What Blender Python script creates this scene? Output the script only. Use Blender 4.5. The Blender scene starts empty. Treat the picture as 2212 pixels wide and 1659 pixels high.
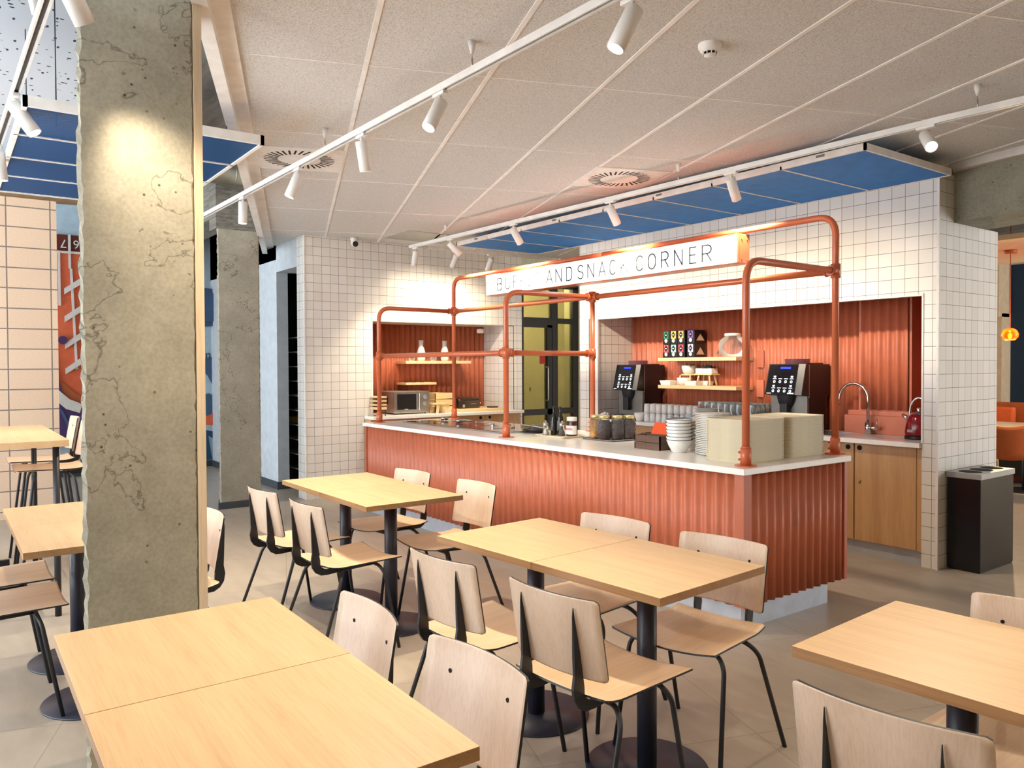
import bpy, bmesh, math, random
from mathutils import Vector, Matrix, Euler
random.seed(7)
sc = bpy.context.scene
C = sc.collection
PI = math.pi
# ---------------------------------------------------------------- camera, world, exposure
F_PX, YAW, PITCH, ROLL, CAMH, CYP = 1687.3018, -.9382, -.0189, -.0044, 1.4752, 821.374
cd = bpy.data.cameras.new('camera'); cam = bpy.data.objects.new('camera', cd); C.objects.link(cam)
cd.sensor_width = 36; cd.lens = 36 * F_PX / 2212; cd.shift_y = -(829.5 - CYP) / 2212; cd.clip_start = .05
fw = Vector((math.sin(YAW) * math.cos(PITCH), math.cos(YAW) * math.cos(PITCH), math.sin(PITCH)))
rt = Vector((math.cos(YAW), -math.sin(YAW), 0)); up = rt.cross(fw)
R2 = rt * math.cos(ROLL) + up * math.sin(ROLL); U2 = -rt * math.sin(ROLL) + up * math.cos(ROLL)
cam.matrix_world = Matrix(((R2.x, U2.x, -fw.x, 0), (R2.y, U2.y, -fw.y, 0), (R2.z, U2.z, -fw.z, CAMH), (0, 0, 0, 1)))
sc.camera = cam
w = bpy.data.worlds.new('daylight'); sc.world = w; w.use_nodes = True
w.node_tree.nodes['Background'].inputs[0].default_value = (.86, .93, 1, 1)
w.node_tree.nodes['Background'].inputs[1].default_value = 5.2
sc.view_settings.view_transform = 'Standard'; sc.view_settings.look = 'None'
sc.view_settings.exposure = 0.72; sc.view_settings.gamma = 1
sc.view_settings.use_curve_mapping = False
sc.cycles.max_bounces = 8; sc.cycles.diffuse_bounces = 5; sc.cycles.transparent_max_bounces = 24
sc.cycles.sample_clamp_indirect = 6; sc.cycles.caustics_reflective = False; sc.cycles.caustics_refractive = False

# ---------------------------------------------------------------- materials
def s2l(c):
    return tuple(((v / 255) / 12.92 if v / 255 <= .04045 else ((v / 255 + .055) / 1.055) ** 2.4) for v in c) + (1,)
class N:
    def __init__(s, name, rough=.5, metal=0, col=(200, 200, 200), spec=.5):
        s.m = bpy.data.materials.new(name); s.m.use_nodes = True; s.t = s.m.node_tree; s.b = s.t.nodes['Principled BSDF']
        s.b.inputs['Base Color'].default_value = s2l(col); s.b.inputs['Roughness'].default_value = rough
        s.b.inputs['Metallic'].default_value = metal; s.b.inputs['Specular IOR Level'].default_value = spec
    def n(s, typ, **kw):
        x = s.t.nodes.new(typ)
        for k, v in kw.items():
            if isinstance(k, str) and hasattr(x, k): setattr(x, k, v)
        return x
    def l(s, a, b): s.t.links.new(a, b)
    def val(s, node, **kw):
        for k, v in kw.items(): node.inputs[k.replace('_', ' ')].default_value = v
        return node
    def coord(s, scale=(1, 1, 1), rot=(0, 0, 0), loc=(0, 0, 0), kind='Object'):
        tc = s.n('ShaderNodeTexCoord'); mp = s.n('ShaderNodeMapping')
        mp.inputs['Scale'].default_value = scale; mp.inputs['Rotation'].default_value = rot; mp.inputs['Location'].default_value = loc
        s.l(tc.outputs[kind], mp.inputs[0]); return mp.outputs[0]
    def noise(s, vec, scale, detail=4, rough=.55, dist=0):
        x = s.n('ShaderNodeTexNoise'); s.val(x, Scale=scale, Detail=detail, Roughness=rough, Distortion=dist); s.l(vec, x.inputs['Vector']); return x.outputs['Fac']
    def ramp(s, fac, stops):
        r = s.n('ShaderNodeValToRGB'); e = r.color_ramp.elements
        while len(e) < len(stops): e.new(.5)
        for i, (p, c) in enumerate(stops):
            e[i].position = p; e[i].color = s2l(c) if len(c) == 3 else c
        s.l(fac, r.inputs[0]); return r.outputs[0]
    def mix(s, fac, a, b, mode='MIX'):
        x = s.n('ShaderNodeMix'); x.data_type = 'RGBA'; x.blend_type = mode
        for i, v in ((0, fac), (6, a), (7, b)):
            if hasattr(v, 'type') or hasattr(v, 'links'): s.l(v, x.inputs[i])
            else: x.inputs[i].default_value = v
        return x.outputs[2]
    def bump(s, h, st=.3, d=.01):
        x = s.n('ShaderNodeBump'); s.val(x, Strength=st, Distance=d); s.l(h, x.inputs['Height']); s.l(x.outputs[0], s.b.inputs['Normal'])
    def col(s, o): s.l(o, s.b.inputs['Base Color'])
    def math(s, op, a, b=0, c=0):
        x = s.n('ShaderNodeMath'); x.operation = op
        for i, v in enumerate((a, b, c)):
            if isinstance(v, (int, float)): x.inputs[i].default_value = v
            else: s.l(v, x.inputs[i])
        return x.outputs[0]
def plain(name, col, rough=.5, metal=0, spec=.5, var=.04, emit=0):
    m = N(name, rough, metal, col, spec)
    c = m.noise(m.coord(), 9, 3); a = tuple(max(0, v * (1 - var)) for v in col); b = tuple(min(255, v * (1 + var)) for v in col)
    m.col(m.ramp(c, [(.3, a), (.7, b)]))
    if emit:
        m.b.inputs['Emission Color'].default_value = s2l(col); m.b.inputs['Emission Strength'].default_value = emit
    return m.m
def wood(name, dark, mid, light, axis='x', rough=.42, sc_=1, fig=.5):
    m = N(name, rough, 0, mid)
    st = {'x': (1.2, 22, 22), 'y': (22, 1.2, 22), 'z': (22, 22, 1.2)}[axis]
    st = tuple(v * sc_ for v in st)
    v = m.coord(st); big = m.noise(v, .55, 5, .55, .6 * fig)
    lo = {'x': (2, 9, 9), 'y': (9, 2, 9), 'z': (9, 9, 2)}[axis]
    hi = {'x': (7, 190, 190), 'y': (190, 7, 190), 'z': (190, 190, 7)}[axis]
    fine = m.noise(m.coord(hi), 1, 3, .6); wide = m.noise(m.coord(lo), .5, 2)
    c = m.ramp(big, [(.3, dark), (.5, mid), (.72, light)])
    c = m.mix(.32, c, m.ramp(fine, [(.38, dark), (.55, light)]))
    c = m.mix(.3, c, m.ramp(wide, [(.35, mid), (.65, light)]))
    m.col(c); m.bump(fine, .06, .002)
    return m.m
def tiles(name):
    m = N(name, .38, 0, (222, 216, 206)); tc = m.n('ShaderNodeTexCoord'); ge = m.n('ShaderNodeNewGeometry')
    sp = m.n('ShaderNodeSeparateXYZ'); m.l(ge.outputs['Position'], sp.inputs[0]); sn = m.n('ShaderNodeSeparateXYZ'); m.l(ge.outputs['True Normal'], sn.inputs[0])
    isx = m.math('GREATER_THAN', m.math('ABSOLUTE', sn.outputs[0]), .5)
    ux = m.math('ADD', sp.outputs[0], 20.029); uy = m.math('ADD', sp.outputs[1], 19.955)
    mx = m.n('ShaderNodeMix'); m.l(isx, mx.inputs[0]); m.l(ux, mx.inputs[2]); m.l(uy, mx.inputs[3])
    cb = m.n('ShaderNodeCombineXYZ'); m.l(mx.outputs[0], cb.inputs[0]); m.l(m.math('ADD', sp.outputs[2], .001), cb.inputs[1])
    br = m.n('ShaderNodeTexBrick'); br.offset = 0; br.squash = 1
    m.val(br, Scale=1, Mortar_Size=.0017, Mortar_Smooth=.15, Bias=0, Brick_Width=.1, Row_Height=.1)
    br.inputs['Color1'].default_value = s2l((228, 224, 216)); br.inputs['Color2'].default_value = s2l((219, 214, 205)); br.inputs['Mortar'].default_value = s2l((100, 91, 83))
    m.l(cb.outputs[0], br.inputs['Vector']); m.col(br.outputs['Color'])
    inv = m.math('SUBTRACT', 1, br.outputs['Fac']); m.bump(inv, .35, .002)
    return m.m
def concrete(name, cols=((126, 122, 105), (152, 147, 131), (180, 173, 154)), board=False):
    m = N(name, .85, 0, cols[1], .25); v = m.coord()
    a = m.noise(v, 1.6, 6, .6, .25); b = m.noise(m.coord(loc=(3, 1, 7)), 7, 6, .62, .2); c = m.noise(v, 70, 4, .65)
    base = m.ramp(a, [(.25, cols[0]), (.5, cols[1]), (.75, cols[2])])
    base = m.mix(.35, base, m.ramp(b, [(.3, cols[0]), (.5, cols[1]), (.7, cols[2])]))
    base = m.mix(.14, base, m.ramp(c, [(.35, (96, 90, 76)), (.6, (190, 184, 165))]))
    vo = m.n('ShaderNodeTexVoronoi'); m.val(vo, Scale=22); m.l(m.coord(loc=(1, 2, 3)), vo.inputs['Vector'])
    pit = m.ramp(vo.outputs['Distance'], [(.07, (40, 36, 28)), (.14, (255, 255, 255))])
    gate = m.ramp(m.noise(v, 4, 2), [(.50, (255, 255, 255)), (.54, (0, 0, 0))])
    pm = m.mix(1.0, pit, gate, 'LIGHTEN'); base = m.mix(.8, base, pm, 'MULTIPLY')
    # thin wandering crust lines where the formwork paste stopped
    edge = m.noise(m.coord(loc=(5, 5, 1)), 2.6, 5, .55, .4); ln = m.math('ABSOLUTE', m.math('SUBTRACT', edge, .57))
    line = m.ramp(ln, [(.0, (92, 84, 66)), (.006, (255, 255, 255))]); base = m.mix(.6, base, line, 'MULTIPLY')
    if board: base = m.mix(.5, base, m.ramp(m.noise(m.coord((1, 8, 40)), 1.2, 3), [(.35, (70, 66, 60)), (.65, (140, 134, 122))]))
    m.col(base)
    h = m.mix(.5, m.mix(.5, b, c), pm, 'MULTIPLY'); h = m.mix(.5, h, line, 'MULTIPLY')
    m.bump(h, .25, .008); return m.m
def ceiling_mat(name, base=(208, 207, 204), dark=(132, 127, 122)):
    m = N(name, .9, 0, base, .1); v = m.coord(rot=(0, 0, math.radians(20.5)))
    a = m.noise(v, 190, 3, .7, 1.0); b = m.noise(m.coord((1, 1.6, 1), rot=(0, 0, .9)), 110, 2, .6, 1.5); 
    c = m.ramp(a, [(.34, dark), (.47, base), (.7, (234, 231, 226))])
    c = m.mix(.45, c, m.ramp(b, [(.36, dark), (.46, base), (.7, (232, 229, 224))]))
    m.col(c); m.bump(a, .35, .004); return m.m
def dash_mat(name, base, dash):
    m = N(name, .8, 0, base, .1)
    out = None
    for k, (rot, sx, sy, loc) in enumerate(((.3, 7, 17, 0), (1.25, 15, 11, 4.3))):
        vo = m.n('ShaderNodeTexVoronoi'); m.val(vo, Scale=1.0, Randomness=.55); m.l(m.coord((sx, sy, .01), (0, 0, rot), (loc, loc, 0)), vo.inputs['Vector'])
        d = m.ramp(vo.outputs['Distance'], [(.15, (255, 255, 255)), (.19, (0, 0, 0))]); out = d if out is None else m.mix(1.0, out, d, 'ADD')
    m.col(m.mix(out, s2l(base), s2l(dash))); return m.m
def floor_mat():
    m = N('floor_tile', .42, 0, (165, 152, 136), .45); v = m.coord(rot=(0, 0, math.radians(20)))
    br = m.n('ShaderNodeTexBrick'); br.offset = 0; br.squash = 1
    m.val(br, Scale=1, Mortar_Size=.0022, Mortar_Smooth=.2, Brick_Width=.9, Row_Height=.9); m.l(v, br.inputs['Vector'])
    for i, c in (('Color1', (166, 154, 138)), ('Color2', (158, 147, 132)), ('Mortar', (116, 104, 90))): br.inputs[i].default_value = s2l(c)
    a = m.noise(m.coord((1, 3, 1), (0, 0, .35)), 3, 6, .6, .4)
    c = m.mix(.4, br.outputs['Color'], m.ramp(a, [(.3, (142, 130, 115)), (.5, (162, 150, 134)), (.7, (178, 167, 151))]))
    m.col(c); m.bump(a, .08, .004); return m.m
def brick_mat():
    m = N('block_wall', .85, 0, (205, 176, 148), .2); tc = m.n('ShaderNodeTexCoord'); sp = m.n('ShaderNodeSeparateXYZ'); m.l(tc.outputs['Object'], sp.inputs[0])
    cb = m.n('ShaderNodeCombineXYZ'); m.l(m.math('ADD', sp.outputs[1], 19.44), cb.inputs[0]); m.l(m.math('ADD', sp.outputs[2], .125), cb.inputs[1])
    br = m.n('ShaderNodeTexBrick'); br.offset = 0; br.squash = 1
    m.val(br, Scale=1, Mortar_Size=.006, Mortar_Smooth=.1, Brick_Width=.37, Row_Height=.198); m.l(cb.outputs[0], br.inputs['Vector'])
    for i, c in (('Color1', (212, 184, 156)), ('Color2', (203, 174, 147)), ('Mortar', (98, 92, 88))): br.inputs[i].default_value = s2l(c)
    nz = m.noise(m.coord(), 90, 3); m.col(m.mix(.15, br.outputs['Color'], m.ramp(nz, [(.35, (170, 140, 115)), (.65, (230, 205, 180))])))
    m.bump(m.math('SUBTRACT', 1, br.outputs['Fac']), .6, .006); return m.m
def glass_mat(name, col=(246, 248, 248), rough=.02, alpha=.03):
    m = N(name, rough, 0, col, .6)
    tr = m.n('ShaderNodeBsdfTransparent'); tr.inputs[0].default_value = s2l(col); mx = m.n('ShaderNodeMixShader')
    fr = m.n('ShaderNodeFresnel'); fr.inputs[0].default_value = 1.45
    m.l(m.math('ADD', fr.outputs[0], alpha), mx.inputs[0]); m.l(tr.outputs[0], mx.inputs[1]); m.l(m.b.outputs[0], mx.inputs[2])
    m.l(mx.outputs[0], m.t.nodes['Material Output'].inputs[0]); return m.m
M = {}
M['tile'] = tiles('white_wall_tile')
M['floor'] = floor_mat()
M['ceil'] = ceiling_mat('wood_wool_ceiling')
M['dash'] = dash_mat('dash_ceiling', (196, 202, 208), (62, 66, 76))
M['concrete'] = concrete('raw_concrete')
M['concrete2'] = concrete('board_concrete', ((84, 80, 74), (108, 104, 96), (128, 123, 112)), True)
M['concrete3'] = concrete('beam_concrete', ((112, 110, 94), (134, 131, 114), (154, 150, 132)))
M['block'] = brick_mat()
M['orange'] = plain('orange_paint', (184, 102, 72), .45, var=.03)
M['pipe'] = plain('orange_pipe_paint', (198, 102, 64), .28, var=.02)
M['blue'] = plain('blue_panel', (44, 122, 200), .75, var=.05)
M['white'] = plain('white_paint', (226, 222, 216), .5)
M['offwhite'] = plain('offwhite_trim', (206, 200, 192), .5)
M['lamp'] = plain('lamp_white', (222, 218, 212), .35)
M['stone'] = plain('white_quartz', (240, 237, 232), .2, var=.015)
M['steel'] = plain('brushed_steel', (190, 188, 184), .3, 1)
M['chrome'] = plain('chrome', (205, 205, 205), .1, 1)
M['galv'] = plain('galvanised_duct', (150, 145, 130), .38, .9)
M['plinth'] = plain('aluminium_plinth', (192, 200, 212), .35, .5)
M['black'] = plain('black_metal', (26, 27, 32), .45)
M['navy'] = plain('dark_table_metal', (34, 36, 50), .38)
M['dark'] = plain('dark_plastic', (22, 20, 22), .3)
M['maroon'] = plain('dark_brown_metal', (40, 22, 24), .4)
M['hole'] = plain('black_hole', (8, 8, 8), .9)
M['oak'] = wood('oak_table', (176, 138, 96), (198, 162, 118), (212, 178, 134))
M['oakedge'] = wood('oak_edge', (116, 84, 50), (142, 104, 66), (162, 124, 82), rough=.5, sc_=2)
M['beech'] = wood('oak_chair_back', (178, 150, 126), (200, 174, 150), (212, 190, 168), 'z', .4)
M['seatw'] = wood('oak_seat', (200, 164, 128), (218, 184, 148), (230, 202, 170), 'y', .4)
M['cab'] = wood('oak_cabinet', (164, 122, 80), (190, 148, 102), (206, 166, 120), 'z', .45, .7, 1.5)
M['shelf'] = wood('pine_shelf', (216, 176, 124), (228, 192, 142), (238, 206, 160), 'x', .5)
M['pine'] = wood('pale_pine', (196, 164, 112), (216, 186, 134), (228, 202, 156), 'y', .55)
M['crate'] = wood('dark_crate_wood', (62, 44, 36), (86, 62, 50), (108, 82, 66), 'x', .7)
M['plaster'] = wood('plaster_board', (176, 152, 122), (204, 182, 150), (222, 204, 176), 'z', .8)
M['cream'] = plain('cream_tray', (226, 214, 182), .42, var=.03)
M['china'] = plain('white_china', (228, 226, 220), .22, var=.02)
M['rim'] = plain('dark_enamel_rim', (46, 48, 54), .4)
M['glass'] = glass_mat('clear_glass')
M['brownglass'] = plain('bronze_glass', (118, 84, 66), .12)
M['pane'] = glass_mat('door_glass', (214, 214, 190), .03, .05)
M['cereal'] = plain('cereal', (206, 140, 64), .8, var=.35)
M['choco'] = plain('chocolate_cereal', (70, 46, 42), .8, var=.35)
M['gold'] = plain('gold_lid', (206, 190, 130), .35, .6)
M['bottle'] = plain('dark_bottle', (24, 30, 22), .12)
M['spread'] = plain('hazelnut_spread', (60, 30, 20), .2)
M['red'] = plain('red_ink', (200, 40, 30), .4)
M['kettle'] = plain('red_enamel', (128, 14, 24), .18)
M['lemon'] = plain('orange_fruit', (240, 170, 20), .5)
M['green'] = plain('green_leaf', (58, 92, 50), .6, var=.3)
M['cardor'] = plain('orange_card', (226, 78, 20), .5)
M['paleblue'] = plain('pale_blue_wall', (176, 200, 214), .7)
M['beige'] = plain('beige_wall', (206, 178, 142), .7)
M['yellowwall'] = plain('cream_corridor', (204, 196, 164), .7)
M['greywall'] = plain('grey_white_wall', (184, 190, 194), .7)
M['frame'] = plain('anthracite_frame', (44, 44, 42), .45)
M['darkroom'] = plain('dark_store', (28, 32, 36), .8)
M['navywall'] = plain('navy_wall', (22, 46, 66), .8)
M['base'] = plain('anthracite_skirting', (58, 64, 70), .5)
M['orangemural'] = plain('mural_orange', (222, 106, 66), .7)
M['brownm'] = plain('mural_brown', (96, 34, 22), .7)
M['purple'] = plain('mural_purple', (74, 52, 104), .7)
M['tan'] = plain('mural_tan', (176, 90, 50), .7)
M['muralblue'] = plain('mural_slate', (66, 92, 124), .7)
M['muralnavy'] = plain('mural_navy', (20, 70, 104), .7)
M['lilac'] = plain('mural_lilac', (176, 166, 176), .7)
M['indigo'] = plain('mural_indigo', (44, 40, 120), .7)
M['leather'] = plain('rust_leather', (176, 88, 40), .5)
M['seatorange'] = plain('orange_upholstery', (216, 96, 40), .6)
M['grey'] = plain('grey_metal', (130, 128, 122), .4, .4)
M['bingrey'] = plain('bin_top_grey', (164, 164, 158), .4, .3)
M['bin'] = plain('bin_black', (16, 18, 22), .22)
M['letter'] = plain('grey_lettering', (92, 94, 98), .5)
M['signface'] = plain('light_box_face', (255, 255, 255), .4, emit=2, var=0)
M['lens'] = plain('lamp_lens', (255, 246, 226), .4, emit=14, var=0)
M['screen'] = plain('black_screen', (6, 10, 20), .15)
M['led'] = plain('white_led', (235, 245, 255), .3, emit=.7, var=0)
M['ledblue'] = plain('blue_display', (20, 40, 220), .3, emit=1.5, var=0)
M['amber'] = glass_mat('amber_glass', (214, 120, 50), .05, .3); M['smoke'] = glass_mat('smoked_plastic', (150, 110, 120), .1, .25)
M['bulb'] = plain('warm_bulb', (255, 190, 90), .4, emit=9, var=0)
def mesh_blue():
    m = N('blue_expanded_mesh', .6, .3, (34, 92, 150)); v = m.coord((1, 1, .01), (0, 0, .5))
    wv = m.n('ShaderNodeTexWave'); wv.wave_type = 'BANDS'; m.val(wv, Scale=17, Distortion=0); m.l(v, wv.inputs['Vector'])
    tr = m.n('ShaderNodeBsdfTransparent'); mx = m.n('ShaderNodeMixShader'); m.l(m.math('GREATER_THAN', wv.outputs['Fac'], .62), mx.inputs[0])
    m.l(m.b.outputs[0], mx.inputs[1]); m.l(tr.outputs[0], mx.inputs[2]); m.l(mx.outputs[0], m.t.nodes['Material Output'].inputs[0]); return m.m
M['mesh'] = mesh_blue()

# ---------------------------------------------------------------- mesh helpers
class B:
    def __init__(s): s.v = []; s.f = []; s.mi = []; s.k = 0; s.smooth = []
    def add(s, vs, fs, sm=False):
        o = len(s.v); s.v += [Vector(v) for v in vs]
        for f in fs: s.f.append([o + i for i in f]); s.mi.append(s.k); s.smooth.append(sm)
        return s
    def mat(s, k): s.k = k; return s
    def box(s, x0, x1, y0, y1, z0, z1, T=None):
        vs = [(x, y, z) for x in (x0, x1) for y in (y0, y1) for z in (z0, z1)]
        if T: vs = [T @ Vector(v) if isinstance(T, Matrix) else T(*v) for v in vs]
        return s.add(vs, [(0, 1, 3, 2), (4, 6, 7, 5), (0, 4, 5, 1), (2, 3, 7, 6), (0, 2, 6, 4), (1, 5, 7, 3)])
    def tube(s, pts, r, seg=10, caps=True):
        pts = [Vector(p) for p in pts]; n = len(pts); rs = r if isinstance(r, (list, tuple)) else [r] * n
        t0 = (pts[1] - pts[0]).normalized(); a = Vector((0, 0, 1)) if abs(t0.z) < .9 else Vector((1, 0, 0)); u = t0.cross(a).normalized()
        vs = []
        for i, p in enumerate(pts):
            t = (pts[min(i + 1, n - 1)] - pts[max(i - 1, 0)]).normalized(); u = (u - t * u.dot(t)).normalized(); w_ = t.cross(u)
            for k in range(seg):
                an = 2 * PI * k / seg; vs.append(p + (u * math.cos(an) + w_ * math.sin(an)) * rs[i])
        fs = [(i * seg + k, i * seg + (k + 1) % seg, (i + 1) * seg + (k + 1) % seg, (i + 1) * seg + k) for i in range(n - 1) for k in range(seg)]
        s.add(vs, fs, True)
        if caps:
            o = len(s.v) - len(vs)
            s.f.append([o + k for k in range(seg)][::-1]); s.f.append([o + (n - 1) * seg + k for k in range(seg)]); s.mi += [s.k] * 2; s.smooth += [False] * 2
        return s
    def lathe(s, prof, c=(0, 0, 0), seg=24, sm=True, rx=1, ry=1):
        n = len(prof); vs = [(c[0] + r * rx * math.cos(2 * PI * k / seg), c[1] + r * ry * math.sin(2 * PI * k / seg), c[2] + z) for r, z in prof for k in range(seg)]
        fs = [(i * seg + k, i * seg + (k + 1) % seg, (i + 1) * seg + (k + 1) % seg, (i + 1) * seg + k) for i in range(n - 1) for k in range(seg)]
        return s.add(vs, fs, sm)
    def cyl(s, c, r, h, seg=24, r2=None):
        r2 = r if r2 is None else r2
        s.lathe([(r, 0), (r2, h)], c, seg); o = len(s.v) - 2 * seg
        s.f.append([o + k for k in range(seg)][::-1]); s.f.append([o + seg + k for k in range(seg)]); s.mi += [s.k] * 2; s.smooth += [False] * 2
        return s
    def prism(s, poly, a0, a1, axis='z', T=None):
        n = len(poly)
        def P(p, a): return {'z': (p[0], p[1], a), 'y': (p[0], a, p[1]), 'x': (a, p[0], p[1])}[axis]
        vs = [P(p, a0) for p in poly] + [P(p, a1) for p in poly]
        if T: vs = [T @ Vector(v) for v in vs]
        return s.add(vs, [tuple(range(n))[::-1], tuple(range(n, 2 * n))] + [(i, (i + 1) % n, n + (i + 1) % n, n + i) for i in range(n)])
    def build(s, name, mats, parent=None, bevel=0, loc=None):
        if not isinstance(mats, (list, tuple)): mats = [mats]
        if parent is not None: off = Vector(parent.get('_o', (0, 0, 0)))
        elif loc is not None: off = Vector(loc)
        else:
            xs = [v.x for v in s.v]; ys = [v.y for v in s.v]; zs = [v.z for v in s.v]
            off = Vector(((min(xs) + max(xs)) / 2, (min(ys) + max(ys)) / 2, min(zs)))
        me = bpy.data.meshes.new(name); me.from_pydata([v - off for v in s.v], [], s.f)
        for m in mats: me.materials.append(m)
        me.polygons.foreach_set('material_index', s.mi); me.polygons.foreach_set('use_smooth', s.smooth)
        bm = bmesh.new(); bm.from_mesh(me); bmesh.ops.recalc_face_normals(bm, faces=bm.faces); bm.to_mesh(me); bm.free(); me.update()
        o = bpy.data.objects.new(name, me); C.objects.link(o)
        if parent is not None:
            o.parent = parent; o['_o'] = list(off)
        else: o.location = off; o['_o'] = list(off)
        if bevel:
            b = o.modifiers.new('bevel', 'BEVEL'); b.width = bevel; b.segments = 2; b.limit_method = 'ANGLE'; b.harden_normals = False
        return o
def arc(pts, rad, n=6):
    pts = [Vector(p) for p in pts]; out = [pts[0]]
    for i in range(1, len(pts) - 1):
        a, b, c = pts[i - 1], pts[i], pts[i + 1]; r = min(rad, (a - b).length * .49, (c - b).length * .49)
        p, q = b + (a - b).normalized() * r, b + (c - b).normalized() * r
        for k in range(n + 1):
            t = k / n; out.append(p * (1 - t) ** 2 + b * 2 * t * (1 - t) + q * t * t)
    return out + [pts[-1]]
def thing(name, label, cat, loc, group=None):
    o = bpy.data.objects.new(name, None); C.objects.link(o); o.location = loc; o['_o'] = list(loc); o.empty_display_size = .1
    return tag(o, label, cat, group)
def tag(o, label=None, cat=None, group=None, kind=None):
    if label: o['label'] = label
    if cat: o['category'] = cat
    if group: o['group'] = group
    if kind: o['kind'] = kind
    return o
def struct(o, label=None): return tag(o, label, None, None, 'structure')
ORD = 'first second third fourth fifth sixth seventh eighth ninth tenth eleventh twelfth thirteenth fourteenth fifteenth sixteenth seventeenth eighteenth nineteenth'.split()
def ordn(k):
    if k <= 19: return ORD[k - 1]
    t, u = divmod(k, 10); return {2: 'twentieth', 3: 'thirtieth'}[t] if u == 0 else {2: 'twenty-', 3: 'thirty-'}[t] + ORD[u - 1]
def copy_tree(o, parent=None):
    c = o.copy(); C.objects.link(c)
    if parent is not None: c.parent = parent
    for ch in o.children: copy_tree(ch, c)
    return c
def place(o, x, y, z=0, rz=0, label=None, group=None):
    o.location = (x, y, z); o.rotation_euler = (0, 0, rz)
    if label: o['label'] = label
    if group: o['group'] = group
    return o

# ================================================================ SETTING
CZ = 2.915
struct(B().box(-16, 2, -2, 15, -.1, 0).build('floor', M['floor'], loc=(0, 0, 0)), 'beige grey tiled floor')
# acoustic ceiling: edge line runs at 159.8 degrees
ga = math.radians(159.3); gl = Vector((math.cos(ga), math.sin(ga), 0)); gs = Vector((-math.sin(ga), math.cos(ga), 0)) * -1   # gl long axis, gs short axis (+Y side)
G0 = Vector((-3.02, 2.79, CZ))
def gp(i, j, z=CZ): 
    p = G0 + gl * (1.2 * i) + gs * (.6 * j); return Vector((p.x, p.y, z))
EJ = -3.08        # ceiling edge in short-axis units
cb = B()
q = [gp(-5, EJ), gp(5.2, EJ), gp(5.2, 16), gp(-5, 16)]
cb.prism([(p.x, p.y) for p in q], CZ, CZ + .03); struct(cb.build('ceiling', M['ceil'], loc=(0, 0, 0)), 'speckled wood wool ceiling tiles')
gb = B()
def bar(p, q, wd, z0, z1, T=None):
    d = (q - p).normalized(); s_ = Vector((-d.y, d.x, 0)) * wd / 2
    gb.prism([(a.x, a.y) for a in (p - s_, q - s_, q + s_, p + s_)], z0, z1)
for j in range(-2, 15): bar(gp(-5, j), gp(4.9, j), .022, CZ - .004, CZ + .001)
for i in range(-4, 5): bar(gp(i, EJ), gp(i, 15), .009, CZ - .002, CZ + .001)
struct(gb.build('trim_1', plain('white_grid', (234, 230, 224), .5)), 'white ceiling grid bars')
gb = B(); bar(gp(-5, EJ + .05), gp(5.2, EJ + .05), .09, CZ - .012, CZ + .04); bar(gp(-5, EJ - .05), gp(5.2, EJ - .05), .06, CZ - .06, CZ + .02)
bar(gp(-5, EJ - .1), gp(5.2, EJ - .1), .02, CZ - .02, CZ + .55); struct(gb.build('trim_2', M['white']), 'white bulkhead edge of the lowered ceiling')
# high ceiling over the left zone and slab over everything
struct(B().box(-16, 4, -4, 15, 3.75, 3.95).build('ceiling', M['dash']), 'high pale ceiling with a pattern of dark dashes')
# ---- niche wall (right), thickness to Y 6.7
tw = B()
TOP = 2.84
def slab(x0, x1, y0, y1, z0, z1): tw.box(x0, x1, y0, y1, z0, z1)
slab(-6.54, -6.257, 5.729, 6.68, 0, TOP); slab(-2.80, -2.689, 5.729, 6.68, 0, 2.5); slab(-2.80, -2.689, 5.729, 5.965, 2.5, TOP)
slab(-6.257, -2.80, 5.729, 5.90, 1.975, TOP); slab(-6.257, -2.80, 5.90, 6.68, 2.02, 2.5); slab(-6.257, -3.50, 6.30, 6.68, 0, 2.02); slab(-3.50, -2.80, 6.56, 6.68, 0, 2.02)
struct(tw.build('wall_right', M['tile'], loc=(0, 0, 0)), 'white square tiled wall with a wide orange niche')
struct(B().box(-2.700, -2.683, 5.722, 5.735, 0, TOP).box(-2.803, -2.790, 5.722, 5.732, .9, 1.985).box(-6.262, -6.240, 5.720, 5.74, .9, 1.975).box(-6.262, -2.79, 5.721, 5.73, 1.965, 1.975).build('trim_3', M['white']), 'white corner beads of the tiled niche wall')
struct(B().box(-6.385, -6.378, 5.724, 5.73, .9, 1.98).build('trim_4', M['frame']), 'thin dark joint left of the niche')
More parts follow.
